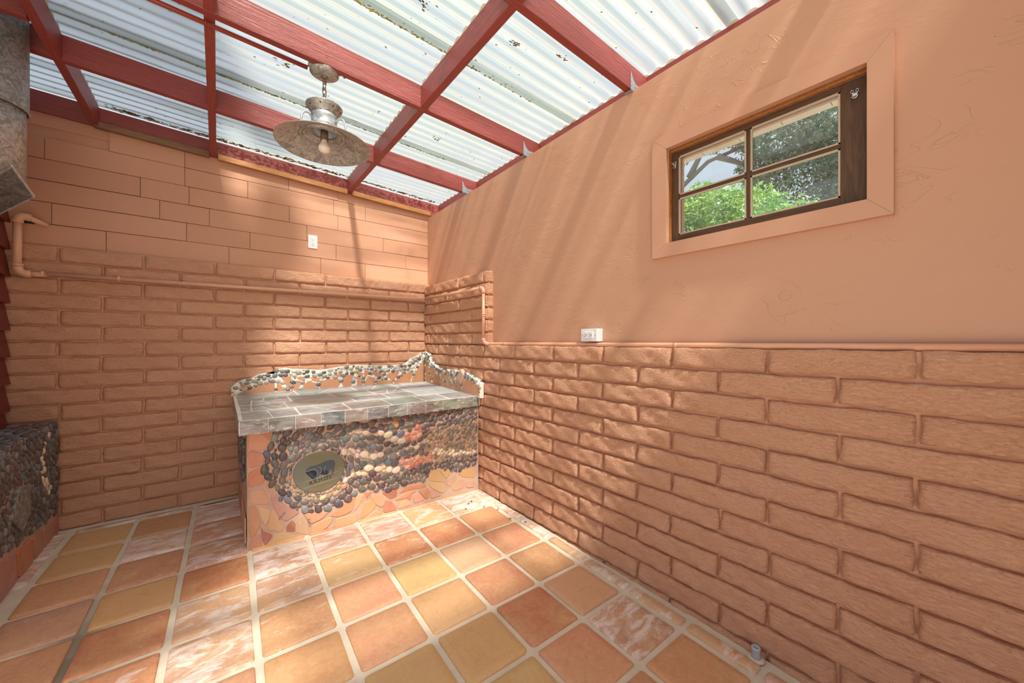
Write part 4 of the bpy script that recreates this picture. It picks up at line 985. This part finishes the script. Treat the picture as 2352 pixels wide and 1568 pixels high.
# ------------------------------------------------------------------ painted conduit along the bricks
cd = empty('painted_conduit', (0, 3.64, 1.65), label='peach painted pipe running along the bricks, into the corner and over the ledge', cat='pipe')
PR = .0130
xv, yv = -.955, 3.632
tube('riser', [(xv, yv, 1.955), (xv, yv, 1.67)], .019, 'pipe', cd)
def elbow(c0, c1, c2, r, nm='elbow', n=8):
    pts = [tuple(Vector(c0) * (1 - t) ** 2 + Vector(c1) * 2 * t * (1 - t) + Vector(c2) * t * t) for t in [k / n for k in range(n + 1)]]
    tube(nm, pts, r, 'pipe', cd)
elbow((xv, yv, 1.945), (xv, yv, 1.992), (xv + .045, yv + .02, 1.98), .023); tube('stub', [(xv + .03, yv + .012, 1.984), (xv + .10, yv + .07, 1.955)], .016, 'pipe', cd)
elbow((xv, yv, 1.675), (xv, yv, 1.628), (xv + .05, yv + .004, 1.633), .0225)
tube('coupling', [(xv, yv, 1.69), (xv, yv, 1.676)], .0255, 'pipe', cd); tube('coupling', [(xv, yv, 1.955), (xv, yv, 1.94)], .0255, 'pipe', cd)
tube('reducer', [(xv + .045, yv + .004, 1.633), (xv + .085, 3.64, 1.635), (xv + .12, 3.645, 1.637)], [.019, .016, .012], 'pipe', cd)
ZA, ZB = 1.640, 1.661
L1 = [(xv + .10, 3.640, ZA), (.3, 3.640, (ZA + ZB) / 2 - .002), (1.672, 3.640, ZB), (1.694, 3.63, ZB), (1.693, 3.60, ZB)]
tube('pipe_run', L1, PR, 'pipe', cd)
tube('pipe_run', [(1.693, 3.60, ZB), (1.693, 2.56, 1.656)], PR, 'pipe', cd)
elbow((1.693, 2.565, 1.656), (1.693, 2.52, 1.656), (1.693, 2.52, 1.61), .0165)
tube('pipe_run', [(1.693, 2.52, 1.62), (1.693, 2.52, 1.235)], PR, 'pipe', cd)
for z in (1.44, 1.425): tube('coupling', [(1.693, 2.52, z + .004), (1.693, 2.52, z - .004)], .0165, 'pipe', cd)
elbow((1.693, 2.52, 1.245), (1.693, 2.52, 1.199), (1.725, 2.49, 1.199), .0155)
tube('pipe_run', [(1.722, 2.494, 1.199), (1.738, 2.47, 1.199), (1.747, 2.44, 1.199), (1.748, 2.40, 1.199), (1.748, .9, 1.2), (1.748, -.6, 1.2)], .0122, 'pipe', cd)
for y in (2.30, .93): tube('coupling', [(1.748, y + .008, 1.199), (1.748, y - .008, 1.199)], .0135, 'pipe', cd)
for y in (3.25, 2.68):
    bm = bmesh.new(); bm_tube(bm, [(.001, 0, -.013), (-.013, 0, 0), (.001, 0, .013), (.014, 0, .020)], .0035, 6)
    link('pipe_strap', done(bm, 'pipe_strap', True, 'pipe'), cd, (1.697, y, 1.658))
for x in (-.86, -.53): tube('coupling', [(x - .008, 3.640, 1.6415 + (x + .86) * .008), (x + .008, 3.640, 1.6415 + (x + .86) * .008)], .0165, 'pipe', cd)
for x in (-.53, .30, 1.02, 1.38):
    z = ZA + (ZB - ZA) * (x + .85) / 2.5
    bm = bmesh.new(); bm_tube(bm, [(0, -.001, -.013), (0, -.013, 0), (0, -.001, .013), (0, .012, .022)], .0035, 6)
    link('pipe_strap', done(bm, 'pipe_strap', True, 'pipe'), cd, (x, 3.640, z))

# ------------------------------------------------------------------ red conduit under the rafters feeding the lamp
LX, LY = .441, 2.158
rc = empty('red_conduit', (-.3, LY, 2.63), label='thin red painted conduit under the rafters leading to the hanging lamp', cat='pipe')
tube('pipe_run', [(-1.0, LY, zbb(-1.0) - .010), (LX - .079, LY, zbb(LX - .079) - .010)], .0105, 'red_pipe', rc)
bm = bmesh.new(); zc_ = zbb(-.03) - .001
bm_tube(bm, [(-.012, .019, 0), (-.012, .014, -.018), (-.012, -.012, -.021), (-.012, -.019, -.001)], .0022, 6); bm_tube(bm, [(.012, .019, 0), (.012, .014, -.018), (.012, -.012, -.021), (.012, -.019, -.001)], .0022, 6)
link('conduit_strap', done(bm, 'conduit_strap', True, 'red_pipe'), rc, (-.03, LY, zc_))

# ------------------------------------------------------------------ hanging barn lamp
lp = empty('pendant_lamp', (LX, LY, 2.64), label='galvanised barn lamp with wide shallow shade hanging on a chain', cat='lamp')
lathe('canopy', [(0, .022), (.045, .022), (.052, .010), (.055, -.012), (.069, -.016), (.070, -.022), (.052, -.034), (.02, -.038), (0, -.038)], 'galvanised_old', lp, (LX, LY, 2.652), 32)
tube('canopy_hub', [(LX - .075, LY, 2.655), (LX - .045, LY, 2.652)], .017, 'galvanised_old', lp)
lathe('canopy_loop_base', [(0, 0), (.016, 0), (.018, -.004), (.010, -.010), (0, -.010)], 'chain_metal', lp, (LX, LY, 2.615), 16)
bm = bmesh.new()
def link_ring(bm, L_, wd, r):
    pts = []
    for k in range(17):
        a = 2 * math.pi * k / 16; pts.append((wd * math.cos(a), 0, (L_ - wd) * (1 if math.sin(a) >= 0 else -1) * (1 if abs(math.sin(a)) > .01 else 0) + wd * math.sin(a)))
    bm_tube(bm, pts, r, 6, False)
link_ring(bm, .021, .0095, .0027); lkm = done(bm, 'chain_link', True, 'chain_metal')
zt_ = 2.597
for k in range(5): link('chain_link', lkm, lp, (LX, LY, zt_ - k * .0315), (0, R(4 if k % 2 else -4), R(90 * (k % 2) + 25)))
for s in (-1, 1):
    pts = [(s * .010 + .011 * math.cos(a) * s, 0, -.010 + .016 * math.sin(a)) for a in [R(q) for q in range(-60, 241, 25)]]
    tube('hook', [(LX + p[0], LY + p[1], 2.466 + p[2]) for p in pts], .002, 'galvanised', lp, 6)
LZ = 2.252
lathe('flared_cap', [(.004, .202), (.06, .200), (.086, .202), (.0885, .200), (.088, .197), (.079, .184), (.068, .172), (.0635, .158), (.0625, .156), (.062, .160), (.066, .174), (.077, .187), (.084, .197), (.06, .198), (.004, .199)], 'galvanised_old', lp, (LX, LY, LZ), 40)
for a in (200, 245, 290, 335, 20):
    link('vent_hole', (lambda m: m)(bpy.data.meshes.get('vent_hole') or (lambda bm: (bmesh.ops.create_cone(bm, cap_ends=True, segments=10, radius1=.0035, radius2=.0035, depth=.002), done(bm, 'vent_hole', False, 'dark'))[1])(bmesh.new())), lp, (LX + .0775 * math.cos(R(a)), LY + .0775 * math.sin(R(a)), LZ + .1815), (0, R(125), R(a)))
lathe('neck', [(.0618, .158), (.0618, .146), (.0638, .143), (.0618, .140), (.0618, .102), (.0642, .098), (.0618, .094), (.0618, .078), (.073, .069), (.0745, .066), (.070, .066), (.060, .074), (.060, .158)], 'galvanised', lp, (LX, LY, LZ), 40)
lathe('shade', [(0.058, 0.064), (0.085, 0.061), (0.14, 0.04), (0.2, 0.012), (0.226, 0.0005), (0.2285, -0.002), (0.2285, -0.0035), (0.226, -0.0035), (0.216, 0.001), (0.172, 0.023), (0.128, 0.041), (0.117, 0.0445), (0.1185, 0.037), (0.113, 0.034), (0.105, 0.046), (0.099, 0.0505), (0.1005, 0.043), (0.095, 0.04), (0.087, 0.0515), (0.081, 0.0555), (0.0825, 0.049), (0.077, 0.046), (0.069, 0.057), (0.058, 0.06)], 'galvanised_old', lp, (LX, LY, LZ), 56, True)
for a in (196, 316, 76):
    cx_, sy_ = math.cos(R(a)), math.sin(R(a))
    pts = [(.060, .112), (.080, .134), (.102, .130), (.113, .112), (.117, .085), (.118, .060), (.118, .050)]
    tube('side_loop', [(LX + r_ * cx_, LY + r_ * sy_, LZ + z_) for r_, z_ in pts], .0048, 'galvanised', lp, 8)
sk = lathe('socket', [(0, .075), (.018, .075), (.019, .050), (.0205, .044), (.019, .040), (.019, .028), (.020, .026), (0, .026)], 'socket', lp, (LX, LY, LZ), 20)
lathe('bulb', [(.0125, .030), (.0135, .020), (.019, .008), (.0265, -.004), (.0300, -.013), (.0290, -.023), (.0225, -.032), (.012, -.0375), (0, -.039)], 'bulb', sk, (LX, LY, LZ), 24)

# ------------------------------------------------------------------ outlets
so = empty('wall_outlet', (.667, YS - .01, 2.108), label='white duplex outlet with flush plate on the painted boards', cat='outlet')
box('cover_plate', (.667, YS - .0035, 2.110), (.074, .007, .118), 'white', so, bev=.0025)
rc1 = box('receptacle', (.667, YS - .0078, 2.110), (.034, .004, .066), 'white', so, bev=.001)
def slots(par, cx, cz, F):
    bm = bmesh.new()
    for s in (-1, 1):
        bm_box(bm, (cx - .006, cz + .004, 0), (.0022, .008, .0012)); bm_box(bm, (cx + .006, cz + .004, 0), (.0022, .0065, .0012))
    bm_box(bm, (cx, cz - .007, 0), (.005, .0045, .0012))
    link('slots', done(bm, 'slots', False, 'dark'), par, matrix=F)
FO = frame((.667, YS - .010, 2.110), (1, 0, 0), (0, 0, 1), (0, -1, 0))
slots(rc1, 0, .017, FO); slots(rc1, 0, -.018, FO)
so2 = empty('wall_outlet', (XS - .03, 1.45, 1.25), label='white surface mounted outlet box just above the ledge pipe', cat='outlet')
BXW = .052
box('outlet_box', (XS - BXW / 2, 1.452, 1.256), (BXW, .118, .076), 'white', so2, bev=.003)
box('cover_plate', (XS - BXW - .002, 1.452, 1.256), (.004, .116, .074), 'white', so2, bev=.0012)
rc2 = box('receptacle', (XS - BXW - .006, 1.452, 1.256), (.008, .068, .036), 'white', so2, bev=.001)
FR_ = frame((XS - BXW - .0105, 1.452, 1.256), (0, 0, 1), (0, 1, 0), (-1, 0, 0))
slots(rc2, 0, .019, FR_); slots(rc2, 0, -.016, FR_)
for s in (-1, 1):
    bm = bmesh.new(); bmesh.ops.create_cone(bm, cap_ends=True, segments=10, radius1=.003, radius2=.0025, depth=.002)
    link('screw', done(bm, 'screw', False, 'galvanised_old'), so2, (XS - BXW - .005, 1.452 + s * .048, 1.256), (0, R(90), 0))

# ------------------------------------------------------------------ flue pipe with hood, top left
fl_ = empty('flue_pipe', (-.866, 2.87, 1.95), label='wide galvanised flue pipe with pointed hood at the upper left', cat='flue')
lathe('upper_pipe', [(.149, .0), (.151, .006), (.147, .012), (.146, .70), (.142, .70), (.142, .0)], 'galvanised_old', fl_, (-.868, 2.87, 2.32), 48, True)
lathe('lower_pipe', [(.140, .0), (.142, .30), (.142, .42), (.136, .42), (.134, .0)], 'galvanised_old', fl_, (-.872, 2.87, 1.92), 48, True)
tube('seam_bead', [(-.868 + .148 * math.cos(R(a)), 2.87 + .148 * math.sin(R(a)), 2.325) for a in range(0, 361, 12)], .003, 'galvanised_old', fl_, 6)
# hood under the pipe: a tilted sheet-metal tray, one corner towards the room, folded rim
HOOD = [(-.688, 2.8, 1.905), (-.699, 2.6, 1.971), (-.934, 3.05, 1.778)]
def hood():
    P0, P1, P3 = Vector(HOOD[0]), Vector(HOOD[1]), Vector(HOOD[2]); P2 = P1 + P3 - P0; h = [P0, P1, P2, P3]
    ctr_ = (P0 + P2) / 2 + Vector((0, 0, .035))
    bm = bmesh.new(); vv = [bm.verts.new(p) for p in h]; t_ = bm.verts.new(ctr_)
    for k in range(4): bm.faces.new((vv[k], vv[(k + 1) % 4], t_))
    bmesh.ops.solidify(bm, geom=bm.faces[:], thickness=.002)
    link('hood', done(bm, 'hood', False, 'galvanised_old'), fl_)
    for k in range(4):
        a, b = h[k], h[(k + 1) % 4]; d = (b - a)
        bm = bmesh.new(); bm_box(bm, (0, 0, .004), (d.length + .004, .005, .012), .001)
        link('hood_rim', done(bm, 'hood_rim', False, 'galvanised'), fl_, matrix=Matrix.Translation((a + b) / 2) @ d.to_track_quat('X', 'Z').to_matrix().to_4x4())
hood()

# ------------------------------------------------------------------ pipe stub on the floor, dead leaves
px_, py_ = 1.690, .566
pz = zfloor(px_, py_)
ps = empty('pipe_stub', (px_, py_, pz), label='short cut-off grey pipe stub rising from the floor by the brick wall', cat='pipe')
lathe('stub', [(.0155, -.01), (.0155, .036), (.0165, .037), (.0165, .046), (.0155, .048), (.0095, .048), (.009, .03), (.009, .0)], 'pvc', ps, (px_, py_, pz), 24)
lathe('mortar_collar', [(.030, .0), (.026, .005), (.0158, .009), (.0155, .0)], 'grout', ps, (px_, py_, pz + .001), 24)
rnd = random.Random(41)
def leaf_mesh(s):
    r2 = random.Random(s); bm = bmesh.new(); n = 8; L_ = .02; pts = []
    for k in range(n + 1):
        u = k / n; wd_ = .0055 * math.sin(math.pi * u) ** .8; pts.append((u * L_ - L_ / 2, wd_, .003 * math.sin(u * 3) + .001))
    lo_ = [bm.verts.new((x, y, z)) for x, y, z in pts]; hi_ = [bm.verts.new((x, -y, z + .001)) for x, y, z in pts[1:-1]]; hi_ = [lo_[0]] + hi_ + [lo_[-1]]; mid = [lo_[0]] + [bm.verts.new((x, 0, z - .0012)) for x, y, z in pts[1:-1]] + [lo_[-1]]
    for A_, B_ in ((lo_, mid), (mid, hi_)):
        for k in range(n):
            q = []
            for v in (A_[k], A_[k + 1], B_[k + 1], B_[k]):
                if v not in q: q.append(v)
            if len(q) > 2: bm.faces.new(q)
    return done(bm, 'dead_leaf', True, 'debris')
LM = [leaf_mesh(s) for s in range(3)]
for k, (x, y) in enumerate(((1.43, 2.36), (1.49, 2.42), (1.53, 2.44), (1.56, 2.31), (1.62, 2.22), (1.60, 2.05), (1.655, 1.95))):
    link('dead_leaf', LM[k % 3], None, (x, y, zfloor(x, y) + .0052), (0, 0, rnd.uniform(0, 6)), (rnd.uniform(.8, 1.4),) * 3, label='small dead leaf lying on the tiles near the right end of the counter', cat='leaf', group='dead leaves in the corner by the counter')

# ------------------------------------------------------------------ trees outside: beyond the window, and over the roof to the left
def foliage(name, blobs_, n, ls, mat, parent, seed):
    rg = np.random.default_rng(seed); tot = sum(b[3] ** 2 for b in blobs_); V = []
    for cx, cy, cz, r_, *sq in blobs_:
        m = int(n * r_ ** 2 / tot); q = sq[0] if sq else .8
        d = rg.normal(size=(m, 3)); d /= np.linalg.norm(d, axis=1)[:, None]
        rad = r_ * rg.uniform(.25, 1, m) ** .5 * (1 + .16 * np.sin(d[:, 0] * 9 + cx) * np.cos(d[:, 2] * 8 + cy))
        p = d * rad[:, None] * np.array([1, 1, q]) + np.array([cx, cy, cz])
        a = rg.normal(size=(m, 3)); a /= np.linalg.norm(a, axis=1)[:, None]; b = np.cross(a, rg.normal(size=(m, 3))); b /= np.linalg.norm(b, axis=1)[:, None]
        s = ls * rg.uniform(.6, 1.3, m)[:, None]
        V.append(np.stack([p - a * s, p - b * s * .45, p + a * s, p + b * s * .45], 1).reshape(-1, 3))
    V = np.concatenate(V); k = len(V) // 4
    me = bpy.data.meshes.new(name); me.vertices.add(len(V)); me.vertices.foreach_set('co', V.ravel())
    me.loops.add(4 * k); me.loops.foreach_set('vertex_index', np.arange(4 * k)); me.polygons.add(k); me.polygons.foreach_set('loop_start', np.arange(k) * 4); me.polygons.foreach_set('loop_total', np.full(k, 4)); me.update()
    return link(name, me, parent, mat=mat, kind='stuff')
def branch(parent, pts, r0, r1):
    n = len(pts); tube('branch', pts, [r0 + (r1 - r0) * k / (n - 1) for k in range(n)], 'bark', parent, 7)
rnd = random.Random(50)
def oak(name, base, top, blobs_, n, ls, mat, label, seed, branches=()):
    t = empty(name, base, label=label, cat='tree', group=None)
    b = Vector(base); tp = Vector(top); mid = (b + tp) / 2 + Vector((.15, -.1, 0))
    tube('trunk', [b, mid, tp], [.2, .16, .10], 'bark', t, 10)
    for pts in branches: branch(t, pts, .09, .02)
    foliage('foliage', blobs_, n, ls, mat, t, seed)
    return t
Q = lambda p: (p[0] * 1.3, p[1] * 1.3, CZ + (p[2] - CZ) * 1.3) + tuple(r_ * (1.3 if i == 0 else 1) for i, r_ in enumerate(p[3:]))
oak('oak_tree', (10.9, 6.6, -.2), (10.7, 6.2, 4.4), [Q(p) for p in [(8.2, 1.3, 5.1, 1.1), (8.2, 2.2, 5.0, .8), (8.3, 2.0, 4.0, .9), (8.3, 2.95, 5.35, .38), (8.3, 3.6, 5.5, .32), (8.3, 1.0, 3.8, .9), (8.3, 2.75, 4.6, .4), (8.2, 4.35, 5.4, .3), (8.4, 3.2, 5.9, .6), (8.5, .2, 4.6, 1.3)]], 42000, .05, 'leaf_dark', 'large dark-leaved oak behind the window glass', 1,
    [[Q(p) for p in L_] for L_ in [[(8.2, 4.7, 3.7), (8.1, 4.25, 4.6), (8.1, 3.6, 5.0), (8.1, 2.9, 5.05), (8.2, 2.0, 4.95)], [(8.1, 4.0, 4.8), (8.1, 3.7, 5.3), (8.1, 3.3, 5.6)], [(8.1, 3.4, 5.03), (8.1, 3.0, 4.75), (8.1, 2.6, 4.4)], [(8.2, 2.0, 3.2), (8.1, 1.6, 3.8), (8.1, 1.3, 4.3)]]])
oak('leafy_tree', (6.2, 2.7, -.2), (6.2, 2.7, 1.8), [(6.2, 3.1, 3.25, .5), (6.2, 2.65, 3.3, .5), (6.2, 2.15, 3.15, .45), (6.3, 3.3, 3.6, .3), (6.3, 2.9, 3.7, .2), (6.2, 1.65, 2.75, .5), (6.0, 2.6, 2.2, 1.0), (6.2, 3.9, 2.8, .7)], 26000, .034, 'leaf_bright', 'bright green leafy tree low in the window view', 2)
oak('overhanging_tree', (-3.2, -.4, -.2), (-2.6, -.2, 4.6), [(-2.3, .45, 5.6, 1.7, .5), (-1.9, 1.6, 5.1, 1.25, .45), (-1.5, -.2, 5.2, 1.1, .5), (-1.1, .9, 5.1, .72, .4), (-1.0, 1.6, 4.9, .66, .4), (-.66, 1.95, 4.9, .42, .4), (-.62, 1.3, 5.1, .42, .4), (-.6, 2.35, 4.7, .36, .4), (-1.1, .3, 5.3, .7, .4), (-2.7, 2.4, 4.8, 1.1, .5), (.02, 1.86, 5.2, .17, .4), (.1, 2.1, 4.7, .13, .4), (-.15, 1.5, 5.4, .2, .4), (-.45, 1.3, 5.3, .22, .3)], 90000, .08, 'leaf_dark', 'overhanging tree shading the left part of the roof', 3,
    [[(-2.6, -.2, 4.5), (-1.8, .4, 5.0), (-1.0, 1.0, 5.3), (-.1, 1.8, 5.2)]])
